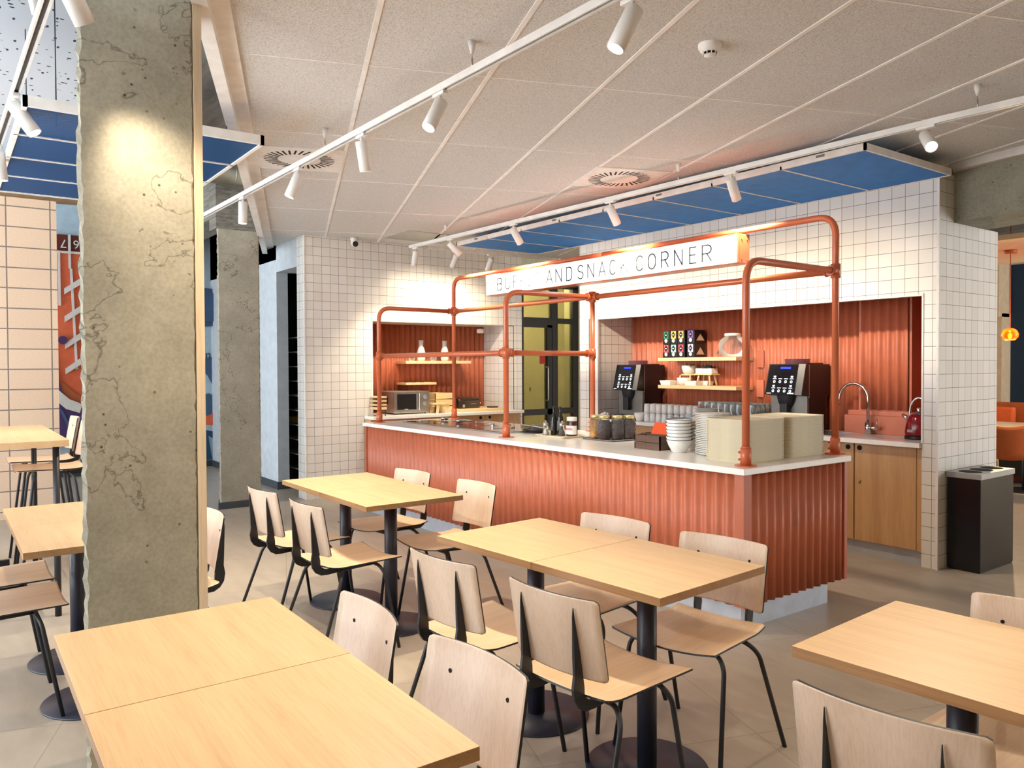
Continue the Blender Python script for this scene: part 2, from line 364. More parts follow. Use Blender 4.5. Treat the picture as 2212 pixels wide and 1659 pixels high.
# orange lining of the right niche
def corr(b, p0, p1, z0, z1, nrm, pitch=.0752, amp=.011, phase=0, z0f=None):
    p0 = Vector(p0); p1 = Vector(p1); L = (p1 - p0).length; d = (p1 - p0) / L; n = Vector(nrm); k = max(2, int(L / pitch * 8)); vs = []; 
    for i in range(k + 1):
        s_ = L * i / k; p = p0 + d * s_ + n * amp * math.cos(2 * PI * s_ / pitch + phase)
        vs += [(p.x, p.y, z0), (p.x, p.y, z1)]
    b.add(vs, [(2 * i, 2 * i + 2, 2 * i + 3, 2 * i + 1) for i in range(k)], True)
    q0 = p0 - n * amp * 1.2; q1 = p1 - n * amp * 1.2      # back face so that the sheet has thickness
    vs2 = []
    for i in range(k + 1):
        s_ = L * i / k; p = q0 + d * s_; vs2 += [(p.x, p.y, z0), (p.x, p.y, z1)]
    b.add(vs2, [(2 * i, 2 * i + 1, 2 * i + 3, 2 * i + 2) for i in range(k)], False)
    o = len(b.v) - len(vs2) - len(vs); o2 = o + len(vs)
    for i in range(k):
        b.f.append([o + 2 * i, o2 + 2 * i, o2 + 2 * i + 2, o + 2 * i + 2]); b.f.append([o + 2 * i + 1, o + 2 * i + 3, o2 + 2 * i + 3, o2 + 2 * i + 1]); b.mi += [b.k] * 2; b.smooth += [False] * 2
    return b
cr = B(); corr(cr, (-6.255, 6.27, 0), (-3.55, 6.27, 0), .9, 2.02, (0, -1, 0)); corr(cr, (-3.10, 6.53, 0), (-2.81, 6.53, 0), .9, 2.02, (0, -1, 0))
cr.box(-2.812, -2.80, 5.90, 6.55, .9, 2.02).box(-6.257, -2.80, 5.905, 6.55, 2.012, 2.022)
struct(cr.build('wall_niche', M['orange'], loc=(0, 0, 0)), 'orange corrugated lining of the niche')
# casing box over the sink
cs = thing('pipe_casing', 'orange corrugated casing box behind the chrome tap in the right niche', 'casing', (-3.3, 6.1, .9))
t_ = B().box(-3.56, -3.12, 6.215, 6.52, 1.05, 2.010); t_.build('casing_box', M['orange'], cs)
corr(B(), (-3.53, 6.20, 0), (-3.14, 6.20, 0), 1.1, 2.01, (0, -1, 0)).build('corrugated_front', M['orange'], cs)
B().box(-3.66, -3.10, 6.165, 6.52, .9, 1.05).build('ledge', M['orange'], cs, .003); B().box(-3.64, -3.115, 6.185, 6.4, 1.05, 1.09).build('ledge', M['orange'], cs, .003)
# ---- wall B (back, left) with niche
tb = B(); BX = -8.268; YL = 3.246; YR_ = 6.225
def sb(y0, y1, z0, z1, x0=-8.50, x1=BX): tb.box(x0, x1, y0, y1, z0, z1)
sb(YL, 3.948, 0, .9); sb(YL, 4.056, .9, CZ); sb(6.085, YR_, 0, .9, -8.8); sb(5.96, YR_, .9, CZ, -8.8); sb(4.056, 5.96, 1.995, CZ); sb(3.9, 4.056, .9, 2.1, -8.8, -8.5); sb(3.9, 6.1, 0, 2.06, -8.9, -8.782); sb(4.056, 5.96, 1.995, 2.06, -8.78, -8.5)
struct(tb.build('wall_back', M['tile'], loc=(0, 0, 0)), 'white square tiled wall with a smaller orange niche')
corr(B(), (-8.765, 4.06, 0), (-8.765, 5.955, 0), .9, 1.995, (1, 0, 0), phase=1).box(-8.77, -8.29, 4.056, 4.062, .9, 1.99).build('wall_niche', M['orange'], loc=(0, 0, 0))
struct(bpy.data.objects['wall_niche.001'], 'orange corrugated lining of the smaller niche')
struct(B().box(-8.274, -8.262, 4.04, 4.058, .9, 1.995).box(-8.272, -8.260, 5.955, 5.975, .9, 1.995).box(-8.276, -8.262, 3.236, 3.25, 0, CZ).build('trim_5', M['white']), 'white beads on the far tiled wall')
struct(B().box(-8.27, -8.264, 6.083, 6.089, .9, 1.995).box(-8.27, -8.264, 5.975, 6.089, 1.99, 1.996).build('trim_6', M['frame']), 'thin dark joint right of the far niche')
# ---- glazed door at the end of the passage
struct(B().box(-11.6, -11.4, 6.3, 9.9, 0, 3.0).box(-11.4, -9.54, 6.3, 6.5, 0, 3.0).box(-11.4, -9.54, 9.6, 9.9, 0, 3.0).box(-11.6, -9.54, 6.3, 9.9, 3.0, 3.1).build('wall_corridor', M['yellowwall']), 'cream corridor wall behind the glass')
struct(B().box(-9.8, -9.45, 5.9, 7.1, 0, 3.1).box(-9.8, -9.45, 8.25, 9.2, 0, 3.1).box(-9.6, -9.45, 7.1, 8.25, 2.75, 3.1).build('wall_passage', M['yellowwall']), 'beige wall around the glazed door')
dr = B(); dr.box(-9.54, -9.46, 7.1, 8.25, 2.68, 2.75).box(-9.54, -9.46, 7.1, 7.16, 0, 2.7).box(-9.54, -9.46, 8.14, 8.25, 0, 2.7).box(-9.54, -9.46, 7.71, 7.83, 0, 2.7)
dr.box(-9.54, -9.46, 7.16, 7.71, 2.06, 2.21).box(-9.54, -9.46, 7.83, 8.14, 2.13, 2.21).box(-9.54, -9.46, 7.16, 7.71, .71, .80).box(-9.54, -9.46, 7.83, 8.14, .71, .80).box(-9.54, -9.46, 7.62, 7.72, 0, 2.1).box(-9.54, -9.46, 7.1, 8.2, 0, .1)
door = dr.build('door_1', M['frame'], loc=(-9.5, 7.6, 0)); struct(door, 'dark framed glazed door with side light')
B().box(-9.505, -9.495, 7.15, 8.15, .08, 2.7).build('glass', M['pane'], door)
B().tube(arc([(-9.47, 7.60, .93), (-9.42, 7.60, .93), (-9.42, 7.60, 1.45), (-9.47, 7.60, 1.45)], .02), .012).build('handle', M['steel'], door)
B().box(-9.492, -9.49, 7.49, 7.60, 1.50, 1.66).build('red_sticker', M['red'], door)
B().box(-9.492, -9.49, 7.29, 7.31, 1.08, 1.14).build('lock', M['frame'], door)
cl = thing('added_ceiling_light', 'added round ceiling light that brightens the corridor behind the glazed door', 'light', (-10.4, 7.9, 2.95)); B().cyl((-10.4, 7.9, 2.95), .15, .05, 28).build('rim', M['white'], cl); B().cyl((-10.4, 7.9, 2.945), .13, .006, 28).build('diffuser', M['bulb'], cl)
ld = bpy.data.lights.new('corridor_fill_light', 'POINT'); ld.energy = 80; ld.color = (1, .93, .76); ld.shadow_soft_size = .12; lo = bpy.data.objects.new('corridor_fill_light', ld); C.objects.link(lo); lo.parent = cl; lo.location = (0, 0, -.12)  # lamp and fixture added to brighten the otherwise dark corridor
struct(B().box(-11.3, -10.5, 6.5, 7.35, 0, 2.1).box(-11.395, -11.38, 7.7, 8.5, 0, 2.1).build('door_2', M['greywall']), 'pale cupboard and door in the corridor')
struct(B().box(-9.45, -6.54, 9.0, 9.2, 0, 3.1).build('wall_passage', M['beige']), 'end wall of the passage')
# ---- white box wall left of wall B, dark store behind
struct(B().box(-12.0, -9.2, 3.262, 3.40, 0, 3.7).box(-12.0, -9.201, 3.262, 3.9, 2.75, 3.7).build('wall_left', M['greywall']), 'white wall end beside the dark opening')
struct(B().box(-9.2, -8.5, 3.262, 3.9, 2.60, 3.7).build('trim_7', M['greywall']), 'white soffit over the dark opening')
struct(B().box(-12, -9.19, 3.25, 3.262, 0, .09).box(-9.2, -9.188, 3.25, 3.40, 0, .09).build('baseboard_left', M['base']), 'dark skirting on the white wall end')
struct(B().box(-11.5, -11.3, 3.4, 6.2, 0, 2.9).box(-11.5, -8.9, 6.1, 6.2, 0, 2.9).box(-11.5, -8.6, 3.9, 6.2, 2.85, 2.95).build('wall_store', M['darkroom']), 'dark store room walls')
rk = thing('storage_rack', 'dark metal rack of pale shelves seen through the gap left of the tiled wall', 'rack', (-9.5, 3.75, 0))
for k in range(10): B().box(-9.85, -9.05, 3.5, 4.0, .22 + k * .178, .232 + k * .178).build('shelf', M['bingrey'], rk)
for x in (-9.86, -9.04):
    for y in (3.5, 4.0): B().tube([(x, y, 0), (x, y, 2.0)], .012, 8).build('post', M['dark'], rk)
tag(B().box(-9.7, -9.2, 3.55, 3.95, .776, .85).build('crate', plain('mustard_plastic', (190, 160, 30), .5)), 'mustard yellow crate lying on the storage rack', 'crate')
# ---- far pale blue wall with murals, block wall, columns, beams
struct(B().box(-12.3, -12.0, -4, 3.9, 0, 3.75).build('wall_far', M['paleblue']), 'pale blue far wall')
struct(B().box(-12.0, -11.985, -4, 3.26, 0, .09).build('baseboard_far', M['base']), 'dark skirting of the far wall')
struct(B().box(-9.25, -9.0, -4, .965, 0, 3.13).build('wall_block', M['block'], loc=(0, 0, 0)), 'tan block wall with dark joints')
mu = thing('wall_mural', 'orange mural with white ruler marks and a purple figure on the far wall', 'mural', (-11.98, 1.4, .3))
XM = -11.99
def poly(b, pts, x, t=.012): b.prism(pts, x, x + t, 'x'); return b
poly(B(), [(1.0, .45), (2.1, .45), (2.1, 3.02), (1.0, 3.02)], XM).build('orange_field', M['orangemural'], mu)
poly(B(), [(1.0, 3.02), (2.1, 3.02), (2.1, 3.25), (1.0, 3.25)], XM).build('number_band', M['brownm'], mu)
wl = B(); poly(wl, [(1.0, 3.0), (2.1, 3.0), (2.1, 3.03), (1.0, 3.03)], XM + 0.0200)
for y, z0, z1 in ((1.29, 2.30, 3.03), (1.415, 2.8, 3.25), (1.46, .0, 0)): 
    if z1: poly(wl, [(y, z0), (y + .03, z0), (y + .03, z1), (y, z1)], XM + 0.0240)
poly(wl, [(1.43, 2.8), (1.46, 2.8), (1.51, 1.45), (1.48, 1.45)], XM + 0.0200)
for z in (2.45, 2.08, 1.72, 1.38): poly(wl, [(1.36, z), (1.58, z + .16), (1.58, z + .25), (1.36, z + .08)], XM + 0.0300)
wl.build('white_marks', M['white'], mu)
def text_mesh(txt, size, name, mat, parent, Mx, ext=.001):
    cu = bpy.data.curves.new(name, 'FONT'); cu.body = txt; cu.size = size; cu.extrude = ext; cu.align_x = 'CENTER'; cu.align_y = 'CENTER'; cu.resolution_u = 4
    ob = bpy.data.objects.new(name, cu); C.objects.link(ob); dg = bpy.context.evaluated_depsgraph_get(); me = bpy.data.meshes.new_from_object(ob.evaluated_get(dg))
    bpy.data.objects.remove(ob); me.transform(Mx)
    if parent is not None: me.transform(Matrix.Translation(-Vector(parent.get('_o', (0, 0, 0)))))
    me.materials.clear(); me.materials.append(mat); o = bpy.data.objects.new(name, me); C.objects.link(o)
    if parent is not None: o.parent = parent
    return o
def faceX(x, y, z, rot=0): return Matrix.Translation((x, y, z)) @ Matrix.Rotation(PI / 2, 4, 'Z') @ Matrix.Rotation(PI / 2, 4, 'X') @ Matrix.Rotation(rot, 4, 'Z')
def faceY(x, y, z, rot=0): return Matrix.Translation((x, y, z)) @ Matrix.Rotation(PI / 2, 4, 'X') @ Matrix.Rotation(rot, 4, 'Z')
text_mesh('7', .16, 'number', M['white'], mu, faceX(XM + 0.0400, 1.36, 3.13, PI)); text_mesh('6', .16, 'number', M['white'], mu, faceX(XM + 0.0400, 1.51, 3.13, PI))
poly(B(), [(1.0, .45), (2.1, .45), (2.1, .9), (1.7, .95), (1.45, 1.15), (1.30, 1.30), (1.24, 1.6), (1.2, 1.9), (1.0, 1.6)], XM + 0.0250).build('tan_curve', M['tan'], mu)
poly(B(), [(1.0, .45), (2.1, .45), (2.1, .75), (1.6, .8), (1.42, 1.0), (1.32, 1.15), (1.26, 1.35), (1.2, 1.5), (1.0, 1.4)], XM + 0.0350).build('purple_figure', M['purple'], mu)
poly(B(), [(1.27, 1.18), (1.40, 1.05), (1.55, .98), (1.52, .86), (1.36, .92), (1.28, 1.0)], XM + 0.0500).build('white_cloth', M['white'], mu)
poly(B(), [(1.27, .95), (1.32, .9), (1.44, .62), (1.40, .6)], XM + 0.0500).box(XM + 0.0500, XM + 0.0700, 1.26, 1.9, .45, .52).build('blue_marks', M['muralblue'], mu)
B().tube([(XM + 0.0300, 1.335, 1.84), (XM + 0.0600, 1.335, 1.84)], .055, 20).build('purple_dot', M['purple'], mu)
lm = thing('wall_mural', 'slate blue leaf mural with an orange scrap on the pale blue far wall', 'mural', (-11.98, 3.2, .3))
poly(B(), [(3.0, 1.58), (3.28, 1.62), (3.42, 1.45), (3.50, 1.15), (3.50, .98), (3.32, 1.1), (3.2, 1.35), (3.0, 1.5)], XM).build('leaf', M['muralblue'], lm)
poly(B(), [(3.0, 1.05), (3.22, 1.08), (3.38, .98), (3.30, .80), (3.18, .66), (3.0, .70)], XM).build('leaf', M['muralblue'], lm)
poly(B(), [(3.14, .62), (3.32, .60), (3.42, .74), (3.34, .86), (3.22, .76), (3.1, .74)], XM + 0.0200).build('orange_scrap', M['orangemural'], lm)
poly(B(), [(3.12, .55), (3.34, .50), (3.50, .34), (3.50, .12), (3.34, .36), (3.20, .46), (3.25, .1), (3.12, -.0 + .1)], XM).build('leaf', M['muralnavy'], lm)
nt = tag(text_mesh('in', .17, 'wall_sign', M['muralnavy'], None, faceX(XM + 0.0200, 3.19, 1.65), .002), 'small dark blue word on the pale blue wall', 'sign')
struct(B().tube([(-11.9, 3.18, 2.35), (-11.99, 3.18, 2.35)], .28, 28).tube([(-11.85, 3.18, 2.35), (-11.9, 3.18, 2.35)], .22, 28).build('trim_8', M['muralblue']), 'round wall vent')
struct(B().box(2.0, 2.2, -2, 8, 0, 3.0).build('wall_front', M['beige']), 'beige wall behind the photographer')
struct(B().box(-2.2, 2.2, -2.2, -2.0, 0, 3.2).build('wall_side', M['beige']), 'beige wall at the near end of the street side')
wn = B()
for x in range(-12, -1, 2): wn.box(x - .04, x + .04, -2.0, -1.92, 0, 3.2)
wn.box(-12, -2.2, -2.0, -1.92, 2.35, 2.42).box(-12, -2.2, -2.0, -1.92, 3.1, 3.2).box(-12, -2.2, -2.0, -1.92, 0, .08)
struct(wn.build('window_1', M['frame']), 'window wall frames on the street side')
# columns
def rough_column(x0, x1, y0, y1, z1, label, board, seed, sk=.03):
    random.seed(seed); b = B(); n = 130
    rings = []
    for i in range(n + 1):
        z = z1 * i / n; e = [random.uniform(-.005, .005) for _ in range(8)]
        ring = [(x1, y0 + .012 + e[1]), (x1 - .012, y0 + e[3]), (x0, y0 + sk), (x0, y1), (x1 - .012, y1 + e[5] * .5), (x1, y1 - .012 + e[7])]
        rings += [(x, y, z) for x, y in ring]
    b.add(rings, [(6 * i + k, 6 * i + (k + 1) % 6, 6 * i + 6 + (k + 1) % 6, 6 * i + 6 + k) for i in range(n) for k in range(6)]); b.add([rings[k] for k in range(6)], [(0, 1, 2, 3, 4, 5)]).add(rings[-6:], [(0, 1, 2, 3, 4, 5)])
    o = b.build('column', M['concrete'], loc=((x0 + x1) / 2, (y0 + y1) / 2, 0)); struct(o, label)
    if board: B().box(x1 - .05, x1 + .006, y1 - .004, y1 + .026, 0, z1).build('lining_board', M['plaster'], o)
    return o
rough_column(-3.28, -3.13, .405, .80, 3.75, 'raw concrete column with a pale board on its right edge', True, 3)
c2 = rough_column(-8.50, -8.28, 2.322, 2.755, 2.90, 'raw concrete column beside the white wall', False, 5, .068)
B().prism([(-8.52, 2.375), (-8.265, 2.30), (-8.265, 2.775), (-8.52, 2.775)], 0, .07).build('skirting', M['base'], c2)
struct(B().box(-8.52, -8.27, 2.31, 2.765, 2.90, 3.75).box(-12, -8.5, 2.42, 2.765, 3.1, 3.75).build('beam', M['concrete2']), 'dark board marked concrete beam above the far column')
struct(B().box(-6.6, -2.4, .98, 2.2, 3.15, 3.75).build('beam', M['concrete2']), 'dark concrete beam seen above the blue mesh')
struct(B().prism([(-2.72, 5.965), (2.0, 5.0), (2.0, 5.6), (-2.72, 6.5)], 2.50, 2.915).build('beam', M['concrete3']), 'raw concrete beam right of the tiled wall')
struct(B().prism([(-2.7, 5.90), (2.0, 4.95), (2.0, 5.0), (-2.7, 5.96)], 2.86, 2.915).build('trim_9', M['offwhite']), 'ceiling edge strip along the beam')
# orange dining room at right
struct(B().box(-9.5, 4, 13.0, 13.2, 0, 3.6).build('wall_dining', M['beige']), 'beige far wall of the dining room')
struct(B().box(-4.93, -2.0, 12.7, 13.0, 0, 2.95).build('wall_dining', M['navywall']), 'dark blue wall of the dining room')
struct(B().box(-6.5, -4.93, 12.3, 12.65, 2.15, 3.0).box(-5.2, -4.93, 12.4, 13.0, 0, 2.2).build('wall_dining', M['beige']), 'beige pier and lintel in the dining room')
struct(B().box(-6.0, 0, 9.4, 13.2, 2.95, 3.0).build('ceiling', M['beige']), 'warm ceiling of the dining room')
mm = thing('wall_mural', 'indigo and lilac mural strip beyond the tiled wall corner', 'mural', (-5.3, 12.96, .8))
for i, (nm, mt, pts) in enumerate((('lilac_shape', M['lilac'], [(-5.4, 2.05), (-5.05, 2.05), (-5.18, 1.75), (-5.4, 1.6)]), ('indigo_shape', M['indigo'], [(-5.4, 1.7), (-5.17, 1.65), (-5.18, 1.25), (-5.4, 1.35)]), ('indigo_shape', M['indigo'], [(-5.4, 1.05), (-5.19, 1.0), (-5.2, .8), (-5.4, .6)]), ('indigo_shape', M['indigo'], [(-5.4, .55), (-5.12, .75), (-5.12, .30), (-5.4, .30)]))):
    B().prism(pts, 12.985, 12.995, 'y').build(nm, mt, mm)
struct(B().box(-5.9, -1.5, 10.9, 11.0, 0, .98).build('wall_partition', M['leather']), 'low rust coloured partition')

# ================================================================ SERVING COUNTER
CTZ = .905
def cm(u, v, z):   # counter frame: u metres to the left of the near corner, v metres towards the kitchen
    return (-2.668 - u, 3.515 - .015 * u + v, z)
ct = thing('serving_counter', 'long orange corrugated serving counter with a white stone top', 'counter', (-4.97, 4.0, 0))
CL = 4.60; CD = 1.06
B().box(0, CL, 0, CD, CTZ - .035, CTZ, T=cm).build('worktop', M['stone'], ct, .003)
fr = B(); a = cm(.055, .028, 0); b_ = cm(CL - .05, .028, 0); corr(fr, a, b_, .135, CTZ - .035, (-.015, -1, 0)); fr.build('corrugated_front', M['orange'], ct)
sd = B(); a = cm(.027, .075, 0); b_ = cm(.027, CD - .05, 0); corr(sd, a, b_, .135, CTZ - .035, (1, 0, 0)); sd.build('corrugated_side', M['orange'], ct)
_b = B(); _b.prism([cm(u_, v_, 0)[:2] for u_, v_ in ((.014, .016), (.075, .016), (.075, .030), (.032, .030), (.032, .085), (.014, .085))], .135, CTZ - .035); _b.build('corner_strip', M['orange'], ct)
B().box(.014, .05, CD - .05, CD - .02, .135, CTZ - .035, T=cm).build('corner_strip', M['orange'], ct); B().box(CL - .055, CL - .02, .016, .1, .135, CTZ - .035, T=cm).build('corner_strip', M['orange'], ct)
B().box(.05, CL - .03, .055, CD - .03, .14, CTZ - .035, T=cm).build('carcass', M['orange'], ct)
B().box(.06, CL - .05, .055, CD - .16, 0, .14, T=cm).build('plinth', M['plinth'], ct)
# ---- pipe frame standing on the counter
pf = thing('counter_gantry', 'orange tubular steel frame standing on the serving counter', 'frame', (-4.97, 4.1, CTZ))
P1, P2, P3, BM, P4, BL = (-2.755, 3.645), (-2.775, 4.57), (-5.02, 3.622), (-5.03, 4.55), (-7.16, 3.585), (-7.20, 4.50)
ZL, ZM, ZH = 1.575, 2.062, 2.412; PR = .0215
def P(p, z): return (p[0], p[1], z)
posts = {}
for nm, path in (('P1', [P(P1, CTZ), P(P1, ZM), P(P2, ZM)]), ('P3', [P(P3, CTZ), P(P3, ZM), P(BM, ZM)]), ('P4', [P(P4, CTZ), P(P4, ZM), P(BL, ZM)]), ('P2', [P(P2, CTZ), P(P2, ZH), P((-4.9, 4.555), ZH)]), ('BL', [P(BL, CTZ), P(BL, ZH), P((-4.9, 4.555), ZH)]), ('BM', [P(BM, CTZ), P(BM, ZM)])):
    o = B().tube(arc(path, .13, 8) if len(path) > 2 else path, PR, 16).build('post', M['pipe'], pf)
    p = path[0]
    B().cyl((p[0], p[1], CTZ), .062, .006, 24).cyl((p[0], p[1], CTZ + .006), .030, .095, 18).cyl((p[0], p[1], CTZ + .1), .026, .01, 18).tube([(p[0] - .03, p[1] - .01, CTZ + .035), (p[0] - .04, p[1] - .013, CTZ + .035)], .007, 8).tube([(p[0] - .03, p[1] - .01, CTZ + .075), (p[0] - .04, p[1] - .013, CTZ + .075)], .007, 8).build('flange', M['pipe'], o)
for a, b_ in ((P(P4, ZL), P(P3, ZL)), (P(P3, ZL), P(BM, ZL)), (P(BL, ZM), P(BM, ZM)), (P(BM, ZM), P(P2, ZM))): B().tube([a, b_], PR, 16).build('rail', M['pipe'], pf)
def fitting(p, z, dirs):
    b = B().tube([(p[0], p[1], z - .045), (p[0], p[1], z + .045)], .030, 16)
    for d in dirs:
        dv = Vector(d); e = Vector((p[0], p[1], z)); b.tube([e, e + dv * .065], .029, 14); b.tube([e + dv * .058, e + dv * .066], .033, 14)
        b.tube([e + dv * .045 + Vector((0, 0, .02)), e + dv * .045 + Vector((0, 0, .034))], .006, 6)
    b.build('fitting', M['pipe'], pf)
fitting(P4, ZL, [(1, .01, 0)]); fitting(P3, ZL, [(-1, 0, 0), (0, 1, 0)]); fitting(BM, ZL, [(0, -1, 0)]); fitting(BM, ZM, [(0, -1, 0), (1, 0, 0), (-1, 0, 0)])
fitting(P2, ZM, [(0, -1, 0), (-1, 0, 0)]); fitting(BL, ZM, [(0, -1, 0), (1, 0, 0)])
# ---- light box sign
sg = thing('light_box_sign', 'long lit white sign reading buffet and snack corner in an orange housing', 'sign', (-5.0, 4.54, 2.178))
SX0, SX1, SY, SZ0, SZ1 = -6.545, -3.448, 4.472, 2.178, 2.385
def sy(x): return SY + (x + 5) * .0
B().box(SX0, SX1, SY + .012, SY + .13, SZ0, SZ1).box(SX0, SX1, SY, SY + .02, SZ1 - .008, SZ1).box(SX0, SX1, SY, SY + .02, SZ0, SZ0 + .008).box(SX0, SX0 + .008, SY, SY + .02, SZ0, SZ1).box(SX1 - .012, SX1, SY, SY + .02, SZ0, SZ1).build('housing', M['pipe'], sg, .003)
B().box(SX0 + .008, SX1 - .012, SY + .004, SY + .013, SZ0 + .008, SZ1 - .008).build('lit_face', M['signface'], sg)
for x in (-6.1, -5.35, -4.6, -3.75): B().box(x - .015, x + .015, SY + .06, SY + .1, SZ1, SZ1 + .012).build('bracket', M['pipe'], sg)
for z in (2.21, 2.35):
    for y in (4.51, 4.57): B().tube([(SX1, y, z), (SX1 + .004, y, z)], .005, 8).build('screw', M['pipe'], sg)
def cir(cx, cy, rx, ry, a0, a1, n=10): return [(cx + rx * math.cos(math.radians(a0 + (a1 - a0) * k / n)), cy + ry * math.sin(math.radians(a0 + (a1 - a0) * k / n))) for k in range(n + 1)]
GL = {'B': [[(0, 0), (0, 1), (.6, 1)] + cir(.6, .76, .36, .24, 90, -90) + [(0, .52)], [(.6, .52)] + cir(.6, .26, .4, .26, 90, -90) + [(0, 0)]],
      'U': [[(0, 1), (0, .3)] + cir(.5, .3, .5, .3, 180, 360) + [(1, 1)]], 'F': [[(0, 0), (0, 1), (1, 1)], [(0, .52), (.85, .52)]], 'E': [[(1, 0), (0, 0), (0, 1), (1, 1)], [(0, .52), (.85, .52)]],
      'T': [[(0, 1), (1, 1)], [(.5, 1), (.5, 0)]], 'A': [[(0, 0), (.5, 1), (1, 0)], [(.17, .3), (.83, .3)]], 'N': [[(0, 0), (0, 1), (1, 0), (1, 1)]],
      'D': [[(0, 0), (0, 1), (.5, 1)] + cir(.5, .7, .5, .3, 90, 0) + cir(.5, .3, .5, .3, 0, -90) + [(0, 0)]],
      'S': [cir(.5, .76, .48, .24, 20, 270) + cir(.5, .26, .5, .26, 90, -160)], 'C': [cir(.5, .7, .5, .3, 25, 180) + cir(.5, .3, .5, .3, 180, 335)],
      'K': [[(0, 0), (0, 1)], [(1, 1), (0, .35)], [(.3, .55), (1, 0)]], 'O': [cir(.5, .7, .5, .3, 0, 180) + cir(.5, .3, .5, .3, 180, 360) + [(1, .7)]],
      'R': [[(0, 0), (0, 1), (.55, 1)] + cir(.55, .74, .45, .26, 90, -90) + [(0, .48)], [(.5, .48), (1, 0)]]}
def stroke(b, pts, x0, x1, z0, z1, wd, y0, y1):
    pp = [(x0 + (x1 - x0) * p[0], z0 + (z1 - z0) * p[1]) for p in pts]
    for p, q in zip(pp, pp[1:]):
        d = Vector((q[0] - p[0], q[1] - p[1])); 
        if d.length < 1e-5: continue
        d.normalize(); n = Vector((-d.y, d.x)) * wd / 2; e = d * wd * .3
        b.prism([(p[0] - n.x - e.x, p[1] - n.y - e.y), (q[0] - n.x + e.x, q[1] - n.y + e.y), (q[0] + n.x + e.x, q[1] + n.y + e.y), (p[0] + n.x - e.x, p[1] + n.y - e.y)], y0, y1, 'y')
for c, x0, x1 in [('B', -6.346, -6.259), ('U', -6.212, -6.128), ('F', -6.075, -6.007), ('F', -5.956, -5.89), ('E', -5.833, -5.769), ('T', -5.73, -5.654), ('A', -5.569, -5.476), ('N', -5.437, -5.346), ('D', -5.289, -5.208), ('S', -5.137, -5.056), ('N', -5.008, -4.921), ('A', -4.869, -4.778), ('C', -4.734, -4.658), ('K', -4.604, -4.514), ('C', -4.431, -4.35), ('O', -4.301, -4.218), ('R', -4.165, -4.085), ('N', -4.034, -3.947), ('E', -3.885, -3.815), ('R', -3.768, -3.675)]:
    b = B()
    for st in GL[c]: stroke(b, st, x0 + .006, x1 - .006, 2.220, 2.336, .0105, SY + .0005, SY + .0045)
    b.build('letter', M['letter'], sg)

# ================================================================ KITCHEN UNITS
def hole(p, axis, parent, r=.019, d=.006):
    q = list(p); q[axis] += -d if axis == 1 else d
    return B().tube([p, q], r, 20).build('finger_hole', M['hole'], parent)
def cab_unit(x0, x1, doors, label):
    c = thing('base_cabinet', label, 'cabinet', ((x0 + x1) / 2, 6.0, .1), 'oak base units under the wide niche')
    B().box(x0 + .002, x1 - .002, 5.775, 6.25, .1, .865).build('body', M['cab'], c)
    for a, b_, hx, lk in doors:
        d = B().box(a + .003, b_ - .003, 5.755, 5.775, .105, .862).build('door', M['cab'], c, .001)
        hole((hx, 5.7555, .825), 1, d)
        if lk: B().tube([(hx + .0, 5.755, .575), (hx, 5.74, .575)], .012, 14).build('lock', M['gold'], d)
cab_unit(-3.335, -2.85, [(-3.331, -2.85, -3.288, True)], 'oak cabinet with a brass lock at the right end of the niche')
cab_unit(-4.3, -3.335, [(-3.815, -3.335, -3.383, False), (-4.3, -3.815, -4.25, False)], 'oak cabinet under the sink with round finger holes')
cab_unit(-5.27, -4.3, [(-4.785, -4.3, -4.35, False), (-5.27, -4.785, -4.84, False)], 'oak cabinet between the sink unit and the left coffee machine unit')
cab_unit(-6.25, -5.27, [(-5.76, -5.27, -5.33, False), (-6.25, -5.76, -5.81, False)], 'oak cabinet under the left coffee machine in the wide niche')
struct(B().box(-2.85, -2.803, 5.76, 6.2, .1, .865).build('trim_10', M['cab']), 'oak filler strip beside the tiled pier')
struct(B().box(-6.25, -2.805, 5.79, 5.80, 0, .1).build('trim_11', M['plinth']), 'grey plinth strip under the oak cabinets')
wt = B(); wt.box(-6.255, -3.96, 5.695, 6.262, .865, .9).box(-3.55, -2.803, 5.695, 6.55, .865, .9).box(-3.96, -3.55, 5.695, 5.77, .865, .9).box(-3.96, -3.55, 6.16, 6.262, .865, .9)
tag(wt.build('worktop', M['stone']), 'white stone worktop in the wide orange niche', 'worktop')
sk = thing('sink', 'stainless steel sink set into the worktop of the wide niche', 'sink', (-3.755, 5.965, .7))
B().box(-3.96, -3.55, 5.77, 5.773, .72, .901).box(-3.96, -3.55, 6.157, 6.16, .72, .901).box(-3.96, -3.957, 5.77, 6.16, .72, .901).box(-3.553, -3.55, 5.77, 6.16, .72, .901).box(-3.96, -3.55, 5.77, 6.16, .715, .72).build('basin', M['steel'], sk)
B().cyl((-3.755, 5.965, .72), .04, .004).build('drain', M['chrome'], sk)
fa = thing('kitchen_tap', 'tall chrome swan neck tap beside the sink', 'tap', (-3.40, 6.19 - .07, .9))
FX, FY = -3.42, 6.11
B().cyl((FX, FY, .9), .024, .10, 20).build('tap_body', M['chrome'], fa)
pts = [(FX, FY, .95), (FX, FY, 1.19)] + [(FX - .125 + .125 * math.cos(t), FY, 1.19 + .125 * math.sin(t)) for t in [PI * k / 12 for k in range(1, 12)]] + [(FX - .252, FY, 1.18), (FX - .258, FY, 1.13)]
B().tube(pts, .0125, 14).build('spout', M['chrome'], fa)
B().tube([(FX, FY, .955), (FX + .085, FY, .955)], .017, 16).tube([(FX + .08, FY, .955), (FX + .075, FY, 1.03)], .004, 8).build('handle', M['chrome'], fa)
kt = thing('kettle', 'dark red kettle with a chrome hoop handle at the right end of the niche', 'kettle', (-2.955, 6.0, .9))
